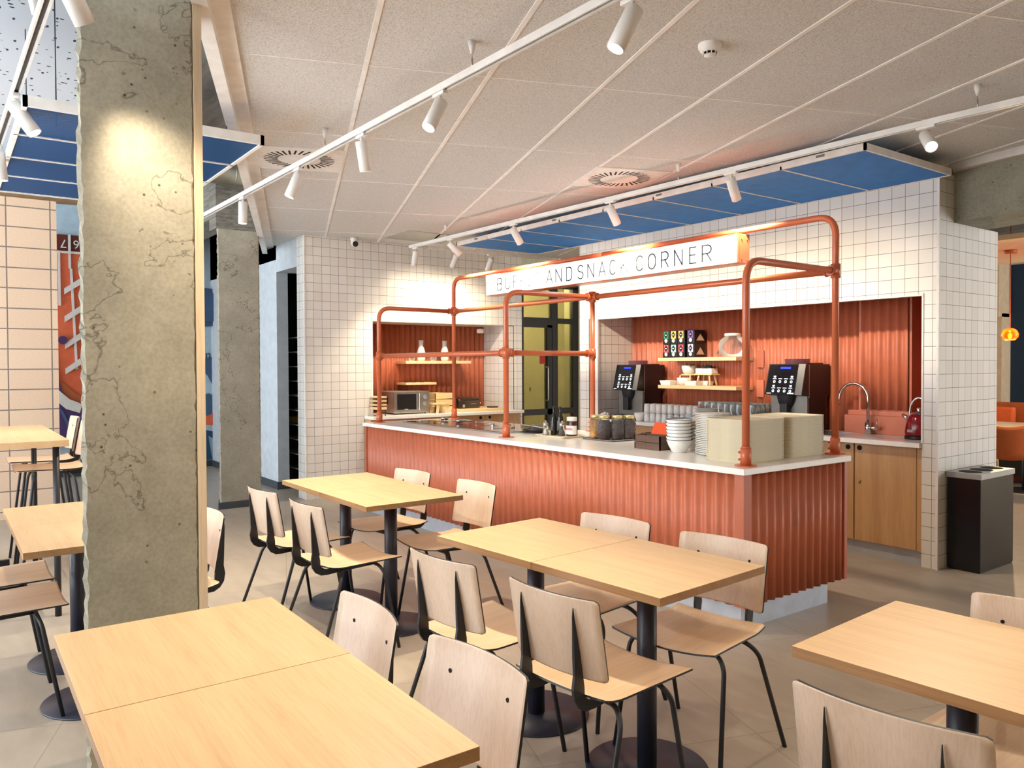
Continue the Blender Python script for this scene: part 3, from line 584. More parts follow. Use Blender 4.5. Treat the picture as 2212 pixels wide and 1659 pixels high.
KX, KY = -2.97, 6.03
B().lathe([(0, .025), (.095, .025), (.098, .05), (.09, .11), (.075, .165), (.055, .19), (0, .195)], (KX, KY, .9), 32).build('kettle_body', M['kettle'], kt)
B().lathe([(0, 0), (.1, 0), (.1, .022), (.088, .027), (0, .027)], (KX, KY, .9), 32).build('base', M['dark'], kt)
B().lathe([(.056, .190), (.05, .2), (.02, .206), (.012, .215), (.02, .228), (.012, .24), (0, .242)], (KX, KY, .9), 24).build('lid', M['chrome'], kt)
B().tube([(KX - .07 * math.cos(t), KY, .9 + .185 + .13 * math.sin(t)) for t in [-.25 + (PI + .5) * k / 16 for k in range(17)]], .009, 10).build('handle', M['chrome'], kt)
B().tube([(KX - .07, KY - .01, 1.04), (KX - .115, KY - .015, 1.085)], [.02, .012], 12).build('spout', M['chrome'], kt)
B().box(KX - .04, KX + .005, KY - .0985, KY - .092, .955, .975).build('badge', M['grey'], kt)
# coffee machines
def coffee(x0, y0, label):
    W, D, z = .36, .40, .9
    c = thing('coffee_machine', label, 'coffee machine', (x0 + W / 2, y0 + D / 2, z), 'black coffee machines in the wide niche')
    X0, X1 = x0, x0 + W
    B().prism([(y0 + .09, z + .02), (y0 + D - .06, z + .02), (y0 + D - .06, z + .30), (y0 + D, z + .30), (y0 + D, z + .575), (y0 + .09, z + .575)], X0, X1, 'x').build('housing', M['maroon'], c, .004)
    hd = B().prism([(y0 - .02, z + .315), (y0 + .09, z + .30), (y0 + .09, z + .578), (y0 + .045, z + .578)], X0 - .002, X1 + .002, 'x').build('door_panel', M['dark'], c, .004)
    def fp(s_, t, o=.0):   # on the slanted face: s_ 0..1 left to right, t 0..1 bottom to top
        return Vector((X0 + W * s_, y0 - .02 + .065 * t - o, z + .315 + .263 * t))
    b = B(); b.add([fp(.03, .03, .002), fp(.80, .03, .002), fp(.80, .97, .002), fp(.03, .97, .002)], [(0, 1, 2, 3)]); b.build('touch_panel', M['screen'], c)
    b = B(); b.add([fp(.82, 0, .003), fp(1.0, 0, .003), fp(1.0, 1, .003), fp(.82, 1, .003)], [(0, 1, 2, 3)]); b.build('edge_strip', M['grey'], c)
    b = B(); b.add([fp(.34, .84, .004), fp(.62, .84, .004), fp(.62, .90, .004), fp(.34, .90, .004)], [(0, 1, 2, 3)]); b.build('display', M['ledblue'], c)
    for r_, t in enumerate((.42, .12)):
        for k in range(4):
            cx = .22 + .155 * k; p = fp(cx, t, .004); ring = B(); n = 14; vs = []
            for i in range(n):
                a_ = 2 * PI * i / n
                for rr in (.0125, .006): vs.append(p + Vector((rr * math.cos(a_), rr * .24 * math.sin(a_), rr * .97 * math.sin(a_))))
            ring.add(vs, [(2 * i, 2 * ((i + 1) % n), 2 * ((i + 1) % n) + 1, 2 * i + 1) for i in range(n)]); ring.build('button', M['led'], c)
            q_ = B(); q_.add([fp(cx - .05, t + .085, .004), fp(cx + .05, t + .085, .004), fp(cx + .05, t + .105, .004), fp(cx - .05, t + .105, .004)], [(0, 1, 2, 3)])
            if k in (0, 3): q_.add([fp(cx - .025, t + .13, .004), fp(cx + .025, t + .13, .004), fp(cx + .035, t + .19, .004), fp(cx - .035, t + .19, .004)], [(0, 1, 2, 3)])
            q_.build('button_mark', M['led'], c)
    for u0_, u1_, t1_ in ((.05, .17, .05), (.62, .79, .065)):
        q_ = B(); q_.add([fp(u0_, .03, .004), fp(u1_, .03, .004), fp(u1_, t1_, .004), fp(u0_, t1_, .004)], [(0, 1, 2, 3)]); q_.build('logo_mark', M['led'], c)
    B().box(X0 + .005, X1 - .005, y0 + .07, y0 + .09, z + .05, z + .31).build('splash_panel', M['grey'], c)
    B().lathe([(.055, 0), (.075, .04), (.09, .1)], (x0 + W * .45, y0 + .055, z + .215), 20, rx=1, ry=.6).box(x0 + W * .37, x0 + W * .57, y0 + .0, y0 + .05, z + .10, z + .24).build('dispensing_head', M['black'], c, .004)
    dt = B().box(X0, X1, y0 - .06, y0 + .10, z, z + .035).build('drip_tray', M['dark'], c, .006); B().box(X0 + .05, X1 - .05, y0 - .05, y0 + .07, z + .035, z + .05).build('grid', M['black'], dt)
    B().box(X1 - .001, X1 + .003, y0 + .085, y0 + .092, z + .29, z + .57).build('chrome_line', M['steel'], c)
    B().lathe([(.10, 0), (.105, .045)], (x0 + .2, y0 + .16, z + .575), 20).build('bean_hopper', M['smoke'], c); B().box(x0 + .12, X1 - .04, y0 + .24, y0 + .36, z + .575, z + .585).build('bean_hopper_lid', M['maroon'], c)
    return c
coffee(-6.115, 5.84, 'black coffee machine standing left of the two wall shelves')
coffee(-4.20, 5.84, 'black coffee machine standing right of the two wall shelves')
# shelves of the wide niche
def shelf(x0, x1, y0, y1, z, name, label, th=.035, mat='shelf'):
    return tag(B().box(x0, x1, y0, y1, z - th, z).build(name, M[mat], bevel=.002), label, 'shelf')
shelf(-5.63, -4.645, 6.0, 6.256, 1.547, 'wall_shelf', 'upper pale wooden shelf in the wide niche, holding tea boxes')
shelf(-5.63, -4.645, 6.0, 6.256, 1.268, 'wall_shelf', 'lower pale wooden shelf in the wide niche, holding white bowls')
for z in (1.547, 1.268): tag(B().box(-4.60, -4.52, 6.245, 6.252, z - .1, z + .06).build('socket_plate', M['orange']), 'orange cover plate right of the %s shelf' % ('upper' if z > 1.4 else 'lower'), 'plate')
# tea boxes
teas = [((24, 128, 90), 'green'), ((232, 200, 70), 'yellow'), ((236, 176, 96), 'apricot'), ((104, 74, 160), 'purple')], [((206, 84, 96), 'rose red'), ((150, 214, 218), 'aqua'), ((206, 72, 90), 'crimson'), ((196, 190, 236), 'lilac')]
tcm = {}
for r_ in (0, 1):
    for k in range(4):
        col, nm = teas[r_][k]; x = (-5.56, -5.46, -5.36, -5.235)[k]; z = 1.547 + (.139 if r_ == 0 else 0) + .0005; wd = .094
        t = thing('tea_box', 'black tea box with %s label, in the %s row on the upper shelf' % (('a ' if nm[0] not in 'a' else 'an ') + nm, 'upper' if r_ == 0 else 'lower'), 'tea box', (x, 6.08, z), 'tea boxes on the upper shelf')
        dp = .16
        B().box(x - wd / 2, x + wd / 2, 6.05, 6.05 + dp, z, z + .137).build('carton', M['dark'], t, .002)
        mt = plain('tea_label_' + nm.replace(' ', '_'), col, .5)
        B().box(x - .032, x + .032, 6.0475, 6.0495, z + .055, z + .132).build('label_panel', mt, t)
        B().prism([(x, z + .128), (x + .026, z + .094), (x, z + .06), (x - .026, z + .094)], 6.045, 6.0472, 'y').build('diamond', M['dark'], t)
        B().box(x - .012, x + .012, 6.043, 6.0448, z + .09, z + .098).build('lettering', M['white'], t)
        B().tube([(x, 6.0495, z + .035), (x, 6.046, z + .035)], .020, 18).build('oval', M['plinth'], t).scale = (1, 1, 1)
        if k == 3: B().prism([(6.08, z + .03), (6.20, z + .03), (6.14, z + .10)], x + wd / 2, x + wd / 2 + .002, 'x').build('triangle', M['beech'], t)
dj = thing('drink_dispenser', 'round clear glass drink dispenser with a white lid on the upper shelf', 'dispenser', (-4.775, 6.12, 1.5475))
B().lathe([(0, .004), (.08, .004), (.115, .03), (.135, .08), (.135, .12), (.115, .165), (.075, .195), (.07, .21)], (-4.775, 6.12, 1.5475), 28).build('jar', M['glass'], dj)
B().lathe([(0, .225), (.078, .225), (.08, .205), (.07, .20)], (-4.775, 6.12, 1.5475), 24).build('lid', M['white'], dj); B().tube([(-4.85, 6.0, 1.59), (-4.85, 5.975, 1.59), (-4.85, 5.975, 1.575)], .008, 8).build('spigot', M['steel'], dj)
# lower shelf crockery
ZS = 1.2685
def bowl(x, y, z, r, h, name, label, group=None, mat='china', cat='bowl', seg=24, foot=.6):
    b = B().lathe([(0, .003), (r * foot, 0), (r * .85, h * .45), (r, h), (r * .96, h), (r * .8, h * .5), (r * foot * .9, .008), (0, .008)], (x, y, z), seg)
    return tag(b.build(name, M[mat]), label, cat, group)
def tray_dish(x, y, z, w_, d, h, label, group):
    b = B(); o = .82
    b.prism([(x - w_ / 2 * o, y - d / 2 * o), (x + w_ / 2 * o, y - d / 2 * o), (x + w_ / 2 * o, y + d / 2 * o), (x - w_ / 2 * o, y + d / 2 * o)], z, z + .004)
    for k in range(4):
        sx = [(-1, -1), (1, -1), (1, 1), (-1, 1)]; p, q = sx[k], sx[(k + 1) % 4]
        b.add([(x + p[0] * w_ / 2 * o, y + p[1] * d / 2 * o, z), (x + q[0] * w_ / 2 * o, y + q[1] * d / 2 * o, z), (x + q[0] * w_ / 2, y + q[1] * d / 2, z + h), (x + p[0] * w_ / 2, y + p[1] * d / 2, z + h), (x + p[0] * (w_ / 2 * o - .004), y + p[1] * (d / 2 * o - .004), z + .004), (x + q[0] * (w_ / 2 * o - .004), y + q[1] * (d / 2 * o - .004), z + .004), (x + q[0] * (w_ / 2 - .004), y + q[1] * (d / 2 - .004), z + h), (x + p[0] * (w_ / 2 - .004), y + p[1] * (d / 2 - .004), z + h)], [(0, 1, 2, 3), (4, 7, 6, 5), (3, 2, 6, 7)])
    return tag(b.build('serving_dish', M['china']), label, 'dish', group)
g = 'white crockery on the lower shelf'
tray_dish(-5.56, 6.08, ZS, .15, .10, .045, 'small white oblong dish at the left end of the lower shelf', g)
tray_dish(-5.22, 6.07, ZS, .16, .10, .045, 'small white oblong dish in front of the wooden legs on the lower shelf', g)
tray_dish(-5.42 + .27, 6.17, ZS, .14, .10, .045, 'small white oblong dish behind the wooden legs on the lower shelf', g)
tray_dish(-5.46, 6.18, ZS, .14, .10, .045, 'small white oblong dish behind the round bowl on the lower shelf', g)
bowl(-5.36, 6.10, ZS, .078, .075, 'bowl', 'round white bowl under the potted plant on the lower shelf', g)
st = thing('plant_stand', 'small round pine stand holding the potted plant on the lower shelf', 'stand', (-5.34, 6.14, ZS), 'pine stands on the lower shelf')
B().cyl((-5.34, 6.15, ZS + .098), .085, .012, 20).build('top', M['pine'], st)
for dx, dy in ((-.075, .07), (.075, .07), (.075, -.07), (-.075, -.07)): B().tube([(-5.34 + dx * .85, 6.15 + dy * .85, ZS + .10), (-5.34 + dx, 6.15 + dy, ZS)], .008, 8).build('leg', M['pine'], st)
pp = thing('potted_plant', 'small green plant in a white round pot on a pine stand', 'plant', (-5.34, 6.15, ZS + .1105))
B().lathe([(0, .002), (.055, 0), (.075, .06), (.078, .09), (.072, .09), (.06, .07), (0, .07)], (-5.34, 6.15, ZS + .1105), 24).build('pot', M['china'], pp)
random.seed(4); lf = B()
def leaves(lf, cx, cy, z, n, R, L):
    for k in range(n):
        a_ = random.uniform(0, 2 * PI); r_ = random.uniform(0, R); t_ = random.uniform(.3, 1.2); d = Vector((math.cos(a_) * math.sin(t_), math.sin(a_) * math.sin(t_), math.cos(t_))); p = Vector((cx + r_ * math.cos(a_), cy + r_ * math.sin(a_), z)); s_ = Vector((-math.sin(a_), math.cos(a_), 0)) * L * .22; l_ = L * random.uniform(.6, 1)
        m_ = p + d * l_ * .55; lf.add([p, m_ + s_, p + d * l_, m_ - s_, m_ + Vector((0, 0, -.002))], [(0, 1, 4), (1, 2, 4), (2, 3, 4), (3, 0, 4)])
leaves(lf, -5.34, 6.15, ZS + .17, 60, .05, .06); lf.build('leaves', M['green'], pp)
s2 = thing('plant_stand', 'taller pine stand with splayed legs on the lower shelf', 'stand', (-5.10, 6.13, ZS), 'pine stands on the lower shelf')
B().box(-5.21, -4.99, 6.07, 6.19, ZS + .105, ZS + .118).build('top', M['pine'], s2)
for dx, dy in ((-.085, .05), (.085, .05), (.085, -.05), (-.085, -.05)): B().tube([(-5.10 + dx * .75, 6.13 + dy * .75, ZS + .106), (-5.10 + dx, 6.13 + dy, ZS)], .009, 8).build('leg', M['pine'], s2)
d2 = thing('tea_bag_dish', 'white oblong dish with dark green sachets on the taller pine stand', 'dish', (-5.10, 6.13, ZS + .1185))
b = B(); b.prism([(-5.20, 6.08), (-5.0, 6.08), (-5.0, 6.18), (-5.20, 6.18)], ZS + .1185, ZS + .17); b.build('dish', M['china'], d2, .004)
lf = B(); leaves(lf, -5.08, 6.13, ZS + .165, 40, .07, .05); lf.build('sachets', plain('dark_green_sachet', (24, 60, 50), .5), d2)
# crockery on the worktop of the wide niche (cups, bowls, glasses)
random.seed(11)
def cup_mesh(x, y, z):
    b = B().lathe([(0, .09), (.026, .09), (.031, .083), (.034, .04), (.036, 0), (.033, 0), (.031, .04), (.028, .083), (0, .086)], (x, y, z), 16)
    return b
first = None
for i in range(9):
    for lv in (0, 1):
        for row in (0, 1):
            x, y = -5.585 + .079 * i + .018 * row, 5.80 + .085 * row; z = .9005 + .0915 * lv
            if row and i > 7: continue
            if first is None:
                first = thing('cup', '', 'cup', (x, y, z), 'upturned white cups stacked in two layers on the niche worktop')
                cup_mesh(x, y, z).build('cup_body', M['china'], first)
                B().tube([(x + .032, y, z + .07), (x + .05, y, z + .062), (x + .05, y, z + .025), (x + .034, y, z + .018)], .0035, 6).build('handle', M['china'], first); o = first
            else: o = copy_tree(first); o.location = (x, y, z)
            o.rotation_euler.z = random.uniform(.2, 1.2)
            o['label'] = '%s upturned white cup from the left, %s layer, %s row' % (ordn(i + 1), 'top' if lv else 'bottom', 'back' if row else 'front')
bowl(-5.69, 5.80, .9005, .062, .085, 'bowl', 'white flared bowl standing left of the upturned cups')
def plate_stack(x, y, z, r, n, dz, label, group, cat='plate', mat='china', wob=.002):
    f0 = None
    for k in range(n):
        xx, yy = x + random.uniform(-wob, wob), y + random.uniform(-wob, wob)
        if f0 is None:
            b = B(); b.lathe([(0, .002), (r * .55, 0), (r * .62, .003), (r, .016), (r, .019), (r * .62, .007), (0, .006)], (xx, yy, z), 32)
            f0 = b.build('plate', M[mat]); o = f0; off = Vector(o.location) - Vector((xx, yy, z))
        else: o = f0.copy(); C.objects.link(o); o.location = Vector((xx, yy, z + dz * k)) + off
        tag(o, ordn(n - k) + ' from the top, ' + label, cat, group)
plate_stack(-4.86, 5.86, .9005, .13, 11, .0145, 'wide pale plate of the low stack on the niche worktop', 'pale plates in the low stack on the niche worktop')
plate_stack(-5.17, 5.84, .9005, .13, 4, .017, 'pale blue grey plate right of the upturned cups', 'blue grey plates beside the cups', mat='plinth')
bowl(-5.02, 5.83, .9005, .08, .10, 'bowl', 'clear glass bowl between the plate stacks on the niche worktop', mat='glass')
gf = None
for x0_, nx, y0_, ny, sp__ in ((-5.05, 10, 5.99, 3, .078), (-4.66, 6, 5.80, 2, .070)):
    for i in range(nx):
        for row in range(ny):
            for lv in (0, 1):
                x, y, z = x0_ + sp__ * i, y0_ + .075 * row, .9005 + .1105 * lv
                if gf is None:
                    gf = B().lathe([(0, .004), (.024, 0), (.030, .05), (.032, .105), (.030, .105), (.028, .05), (.022, .007), (0, .008)], (x, y, z), 16).build('drinking_glass', M['glass']); o = gf; gz = gf.location.z - z
                else: o = gf.copy(); C.objects.link(o); o.location = (x, y, z + gz)
                tag(o, 'clear drinking glass in the rows beside the right coffee machine', 'glass', 'drinking glasses on the niche worktop')
wd_ = thing('napkin_bowl', 'brown dish of white sachets beside the left coffee machine', 'bowl', (-6.19, 5.79, .9))
B().lathe([(0, .002), (.05, 0), (.075, .03), (.072, .032), (.045, .008), (0, .008)], (-6.17, 5.775, .9005), 20).build('dish', M['leather'], wd_)
b = B()
for k in range(10):
    T = Matrix.Translation((-6.17 + random.uniform(-.04, .04), 5.775 + random.uniform(-.025, .025), .935 + random.uniform(0, .02))) @ Euler((random.uniform(-.8, .8), random.uniform(-.8, .8), random.uniform(0, 3))).to_matrix().to_4x4(); b.box(-.03, .03, -.012, .012, -.006, .006, T=T)
b.build('sachets', M['white'], wd_)

# ---- far niche units
def hole_x(y, z, parent): return B().tube([(-8.105, y, z), (-8.10, y, z)], .019, 20).build('finger_hole', M['hole'], parent)
for y0, y1, hs, lab in ((3.95, 5.02, (4.55, 4.42), 'oak cabinet under the microwave in the far niche'), (5.02, 6.083, (5.45, 5.59), 'oak cabinet under the bread bin in the far niche')):
    c = thing('base_cabinet', lab, 'cabinet', (-8.35, (y0 + y1) / 2, .1), 'oak base units under the far niche')
    B().box(-8.74, -8.125, y0 + .002, y1 - .002, .1, .865).build('body', M['cab'], c)
    m_ = (hs[0] + hs[1]) / 2
    for a, b_, h_ in ((y0, m_, min(hs)), (m_, y1, max(hs))):
        d = B().box(-8.125, -8.105, a + .003, b_ - .003, .105, .862).build('door', M['cab'], c, .001); hole_x(h_, .825, d)
tag(B().box(-8.755, -8.03, 3.95, 6.083, .865, .9).build('worktop', M['stone'], bevel=.002), 'white stone worktop in the far niche', 'worktop')
struct(B().box(-8.16, -8.14, 3.95, 6.08, 0, .1).build('trim_12', M['plinth']), 'plinth strip under the far cabinets')
shelf(-8.755, -8.50, 4.62, 5.574, 1.537, 'wall_shelf', 'upper pale shelf in the far niche, holding two white carafes')
shelf(-8.755, -8.50, 4.62, 5.052, 1.268, 'wall_shelf', 'short lower shelf in the far niche, above the microwave', .028)
cf = None
for y, lab in ((4.90, 'white glass carafe above the microwave, left of the pair'), (5.245, 'white glass carafe right of the pair on the upper far shelf')):
    b = B().lathe([(0, .003), (.045, 0), (.052, .02), (.054, .10), (.04, .155), (.028, .185), (.028, .215), (.034, .258), (.03, .258), (.024, .215), (0, .2)], (-8.62, y, 1.5375), 24)
    tag(b.build('carafe', M['china']), lab, 'carafe', 'carafes on the upper far shelf')
for y in (4.77, 5.08, 5.42):
    b = B().lathe([(0, .004), (.035, 0), (.045, .06), (.04, .1), (.038, .1), (.042, .06), (.03, .008), (0, .008)], (-8.62, y, 1.5375), 20)
    tag(b.build('glass_jar', M['glass']), 'clear glass jar %s on the upper far shelf' % ('left of the carafes' if y < 4.8 else 'between the two carafes' if y < 5.2 else 'right of the carafes'), 'glass jar', 'glass jars on the upper far shelf')
for k, y in enumerate((4.66, 4.78, 4.90)):
    b = B().tube([(-8.6, y, 1.277), (-8.59, y + .06, 1.284), (-8.6, y + .10, 1.277)], .004, 6).tube([(-8.6 + .02 * math.cos(t), y + .02 * math.sin(t), 1.273) for t in [2 * PI * i / 12 for i in range(13)]], .004, 6)
    tag(b.build('tongs', M['black']), 'dark serving tongs, %s of three on the short far shelf' % ('leftmost', 'middle', 'rightmost')[k], 'tongs', 'dark tongs on the short far shelf')
mw = thing('microwave', 'steel microwave oven on the far niche worktop', 'microwave', (-8.44, 4.62, .9))
B().box(-8.70, -8.27, 4.32, 4.80, .912, 1.17).build('casing', plain('microwave_side', (150, 140, 128), .35, .5), mw, .004)
B().box(-8.27, -8.25, 4.32, 4.80, .912, 1.17).build('front_panel', M['steel'], mw, .003)
B().box(-8.25, -8.243, 4.32, 4.68, .912, 1.17).build('door', M['steel'], mw, .003); B().box(-8.243, -8.240, 4.36, 4.615, .955, 1.14).build('window', M['dark'], mw)
B().box(-8.2405, -8.2395, 4.455, 4.505, .958, .963).build('lettering', M['white'], mw)
B().tube(arc([(-8.243, 4.65, .95), (-8.22, 4.65, .95), (-8.22, 4.65, 1.14), (-8.243, 4.65, 1.14)], .01), .008).build('handle', M['steel'], mw)
for z in (1.02, 1.10): B().tube([(-8.25, 4.735, z), (-8.23, 4.735, z)], .026, 20).build('dial', M['chrome'], mw)
for dy in (4.35, 4.77):
    for dx in (-8.65, -8.3): B().cyl((dx, dy, .9), .012, .012, 12).build('foot', M['dark'], mw)
def slat_crate(x0, x1, y0, y1, z0, z1, n, label, mat, axis_front, cat='crate', gap=.014, group=None):
    c = thing('wooden_crate', label, cat, ((x0 + x1) / 2, (y0 + y1) / 2, z0), group); h = (z1 - z0 - gap * (n - 1)) / n
    for k in range(n):
        a = z0 + k * (h + gap)
        B().box(x0, x1, y0, y0 + .008, a, a + h).box(x0, x1, y1 - .008, y1, a, a + h).box(x0, x0 + .008, y0, y1, a, a + h).box(x1 - .008, x1, y0, y1, a, a + h).build('slat', M[mat], c)
    for x in (x0 + .008, x1 - .023):
        for y in (y0 + .008, y1 - .023): B().box(x, x + .015, y, y + .015, z0, z1).build('corner_post', M[mat], c)
    B().box(x0 + .008, x1 - .008, y0 + .008, y1 - .008, z0, z0 + .008).build('bottom', M[mat], c)
    return c
slat_crate(-8.70, -8.33, 4.93, 5.22, .9005, 1.135, 3, 'pale pine crate right of the microwave', 'pine', 'x')
sl = thing('wooden_riser', 'small pale pine riser in front of the pine crate', 'stand', (-8.22, 4.95, .9))
B().box(-8.32, -8.12, 4.82, 5.02, 1.005, 1.02).build('top', M['pine'], sl)
for y, e in ((4.86, -.02), (4.98, .02)):
    for xa_ in (-8.14, -8.31): B().prism([(y - .015, 1.005), (y + .015, 1.005), (y + .015 + e, .9005), (y - .015 + e, .9005)], xa_, xa_ + .015, 'x').build('leg', M['pine'], sl)
bd = tag(B().box(-8.62, -8.15, 5.20, 5.83, .9005, .935).build('serving_board', M['pine'], bevel=.003), 'thick pale board under the bread bin in the far niche', 'board')
bb = thing('bread_bin', 'dark metallic bread bin on the thick pale board', 'bread bin', (-8.45, 5.42, .936))
b = B(); n = 10; prof = [(-8.62, .936), (-8.28, .936), (-8.28, 1.01)] + [(-8.34 + .06 * math.cos(t), 1.02 + .05 * math.sin(t)) for t in [PI / 2 * k / 6 for k in range(7)]] + [(-8.56 + .06 * math.cos(t), 1.02 + .05 * math.sin(t)) for t in [PI / 2 + PI / 2 * k / 6 for k in range(7)]]
b.prism(prof, 5.25, 5.56, 'y'); b.build('bin_body', plain('gunmetal', (96, 86, 78), .28, .9), bb, .008)
B().box(-8.279, -8.275, 5.30, 5.33, .95, .985).box(-8.279, -8.276, 5.42, 5.50, .99, .995).build('label_plate', M['plinth'], bb); B().tube([(-8.29, 5.565, 1.0), (-8.275, 5.565, 1.0)], .006).build('knob', M['chrome'], bb)
tag(B().box(-8.3, -8.2, 5.68, 5.79, .936, .952).build('knife_rest', M['dark'], bevel=.004), 'small black block on the right end of the pale board', 'block')
wr = thing('cake_stand', 'narrow stacked wooden rack on black feet beside the microwave', 'rack', (-8.1, 4.1, .9))
for k in range(4): B().box(-8.3, -8.08, 4.02, 4.14, .975 + .045 * k, 1.005 + .045 * k - (.012 if k else 0)).build('tray', M['pine'], wr)
for y in (4.03, 4.13): B().tube([(-8.1, y, .9005), (-8.1, y, .98)], .006, 8).tube([(-8.28, y, .9005), (-8.28, y, .98)], .006, 8).build('foot', M['black'], wr)
B().box(-8.10, -8.08, 4.15, 4.158, 1.04, 1.12).build('clip', M['dark'], wr); B().tube([(-8.2, 4.08, .975), (-8.2, 4.08, 1.15)], .008, 8).build('spindle', M['black'], wr)
tag(B().lathe([(0, 0), (.045, 0), (.05, .05), (0, .06)], (-8.5, 5.72, 1.90), 20).build('ceiling_spot', M['white']), 'small white spotlight under the top of the far niche', 'light')

# ================================================================ THINGS ON THE COUNTER
hb = thing('warming_plate', 'bronze glass warming plate in a steel frame let into the counter', 'warming plate', (-6.2, 4.15, CTZ))
B().box(-7.02, -5.27, 3.775, 4.48, CTZ, CTZ + .008).build('steel_frame', M['steel'], hb, .002); B().box(-6.99, -5.30, 3.80, 4.455, CTZ + .008, CTZ + .012).build('glass_top', M['brownglass'], hb)
zz = CTZ + .0125
def utensil(x, y, an, kind, label):
    T = Matrix.Translation((x, y, zz)) @ Matrix.Rotation(an, 4, 'Z'); u = thing('serving_' + kind, label, kind, (x, y, zz), 'steel utensils on the warming plate')
    def t(p): return T @ Vector(p)
    if kind == 'ladle':
        B().tube([t((-.02, 0, .03)), t((-.1, 0, .022)), t((-.26, 0, .006))], [.005, .004, .005], 8).build('handle', M['steel'], u)
        B().lathe([(0, .002), (.03, .006), (.048, .03), (.046, .031), (.028, .01), (0, .006)], tuple(t((.02, 0, 0))), 18).build('bowl', M['steel'], u)
    else:
        for s_ in (-1, 1):
            B().tube([t((-.13, 0, .012)), t((-.05, .014 * s_, .014)), t((.06, .020 * s_, .012)), t((.09, .012 * s_, .006))], [.006, .004, .004, .008], 8).build('arm', M['steel'], u)
        B().tube([t((-.135, -.004, .012)), t((-.135, .004, .012))], .010, 10).build('hinge', M['steel'], u)
utensil(-6.78, 4.12, 2.6, 'ladle', 'steel ladle at the far left end of the warming plate')
utensil(-6.62, 4.25, .3, 'tongs', 'steel tongs behind the ladle on the warming plate')
utensil(-6.42, 4.05, .6, 'ladle', 'steel ladle with its bowl turned towards the middle of the warming plate')
utensil(-6.12, 4.18, .2, 'tongs', 'steel tongs in the middle of the warming plate')
utensil(-5.98, 4.32, -.4, 'tongs', 'steel tongs behind the middle pair on the warming plate')
utensil(-5.70, 4.10, .4, 'tongs', 'steel tongs near the right end of the warming plate')
utensil(-5.62, 4.28, -.3, 'tongs', 'steel tongs at the back right of the warming plate')
tag(B().box(-5.245, -5.235, 4.05, 4.15, CTZ, CTZ + .07).build('menu_card', M['grey'], bevel=.002), 'small grey card standing at the right end of the warming plate', 'card')
pl = thing('serving_platter', 'black oval platter with steel tongs behind the front post', 'platter', (-5.22, 4.05, CTZ))
B().lathe([(0, .002), (.08, 0), (.14, .035), (.136, .037), (.078, .008), (0, .008)], (-5.22, 4.07, CTZ + .0005), 28, rx=1, ry=.75).build('platter_body', M['dark'], pl)
for k in range(4): B().lathe([(0, .0), (.03, .004), (.034, .014), (0, .026)], (-5.30 + .05 * k, 4.07 + .02 * (k % 2), CTZ + .010), 14, rx=1.1, ry=.8).build('pastry', M['choco'], pl)
tag(B().tube([(-5.32, 4.03, CTZ + .05), (-5.2, 4.05, CTZ + .055), (-5.12, 4.08, CTZ + .04)], .006, 8).build('serving_tongs', M['steel']), 'steel tongs resting across the black platter', 'tongs')
def rtray(x0, x1, y0, y1, z, h, name, label, mat, cat='tray', r=.03, flare=.012):
    def rr(x0, x1, y0, y1, r, n=5): 
        out = []
        for cx, cy, a0 in ((x1 - r, y1 - r, 0), (x0 + r, y1 - r, 90), (x0 + r, y0 + r, 180), (x1 - r, y0 + r, 270)):
            for k in range(n + 1): t = math.radians(a0 + 90 * k / n); out.append((cx + r * math.cos(t), cy + r * math.sin(t)))
        return out
    a = rr(x0 + flare, x1 - flare, y0 + flare, y1 - flare, r); a2 = rr(x0 + flare * .8, x1 - flare * .8, y0 + flare * .8, y1 - flare * .8, r); b0 = rr(x0, x1, y0, y1, r); b_ = b0; c_ = rr(x0 + .004, x1 - .004, y0 + .004, y1 - .004, r); d_ = rr(x0 + flare + .003, x1 - flare - .003, y0 + flare + .003, y1 - flare - .003, r); n = len(a); b = B()
    vs = [(p[0], p[1], z) for p in a] + [(p[0], p[1], z + h - .0042) for p in a2] + [(p[0], p[1], z + h - .0038) for p in b0] + [(p[0], p[1], z + h) for p in b_] + [(p[0], p[1], z + h) for p in c_] + [(p[0], p[1], z + .004) for p in d_]
    fs = [tuple(range(n))[::-1], tuple(range(5 * n, 6 * n))]
    for k in range(5): fs += [(k * n + i, k * n + (i + 1) % n, (k + 1) * n + (i + 1) % n, (k + 1) * n + i) for i in range(n)]
    b.add(vs, fs); o = b.build(name, M[mat]); return tag(o, label, cat)
rtray(-4.99, -4.63, 3.87, 4.14, CTZ + .0005, .014, 'serving_tray', 'white tray holding oil bottles and mills on the counter', 'cream')
zt = CTZ + .0055
def mill(x, y, lab, mt):
    m_ = thing('spice_mill', lab, 'mill', (x, y, zt), 'clear acrylic mills on the white tray')
    B().lathe([(0, 0), (.026, 0), (.028, .01), (.018, .05), (.020, .075), (0, .08)], (x, y, zt), 18).build('mill_body', M['glass'], m_)
    B().lathe([(0, .003), (.018, .003), (.014, .045), (0, .05)], (x, y, zt), 12).build('filling', mt, m_)
    B().lathe([(.020, .076), (.024, .085), (.020, .105), (.008, .11), (.009, .118), (0, .122)], (x, y, zt), 18).build('cap', M['chrome'], m_)
mill(-4.93, 3.95, 'clear salt mill at the left end of the white tray', M['white']); mill(-4.81, 4.02, 'clear pepper mill between the oil bottles and the spread jar', M['choco'])
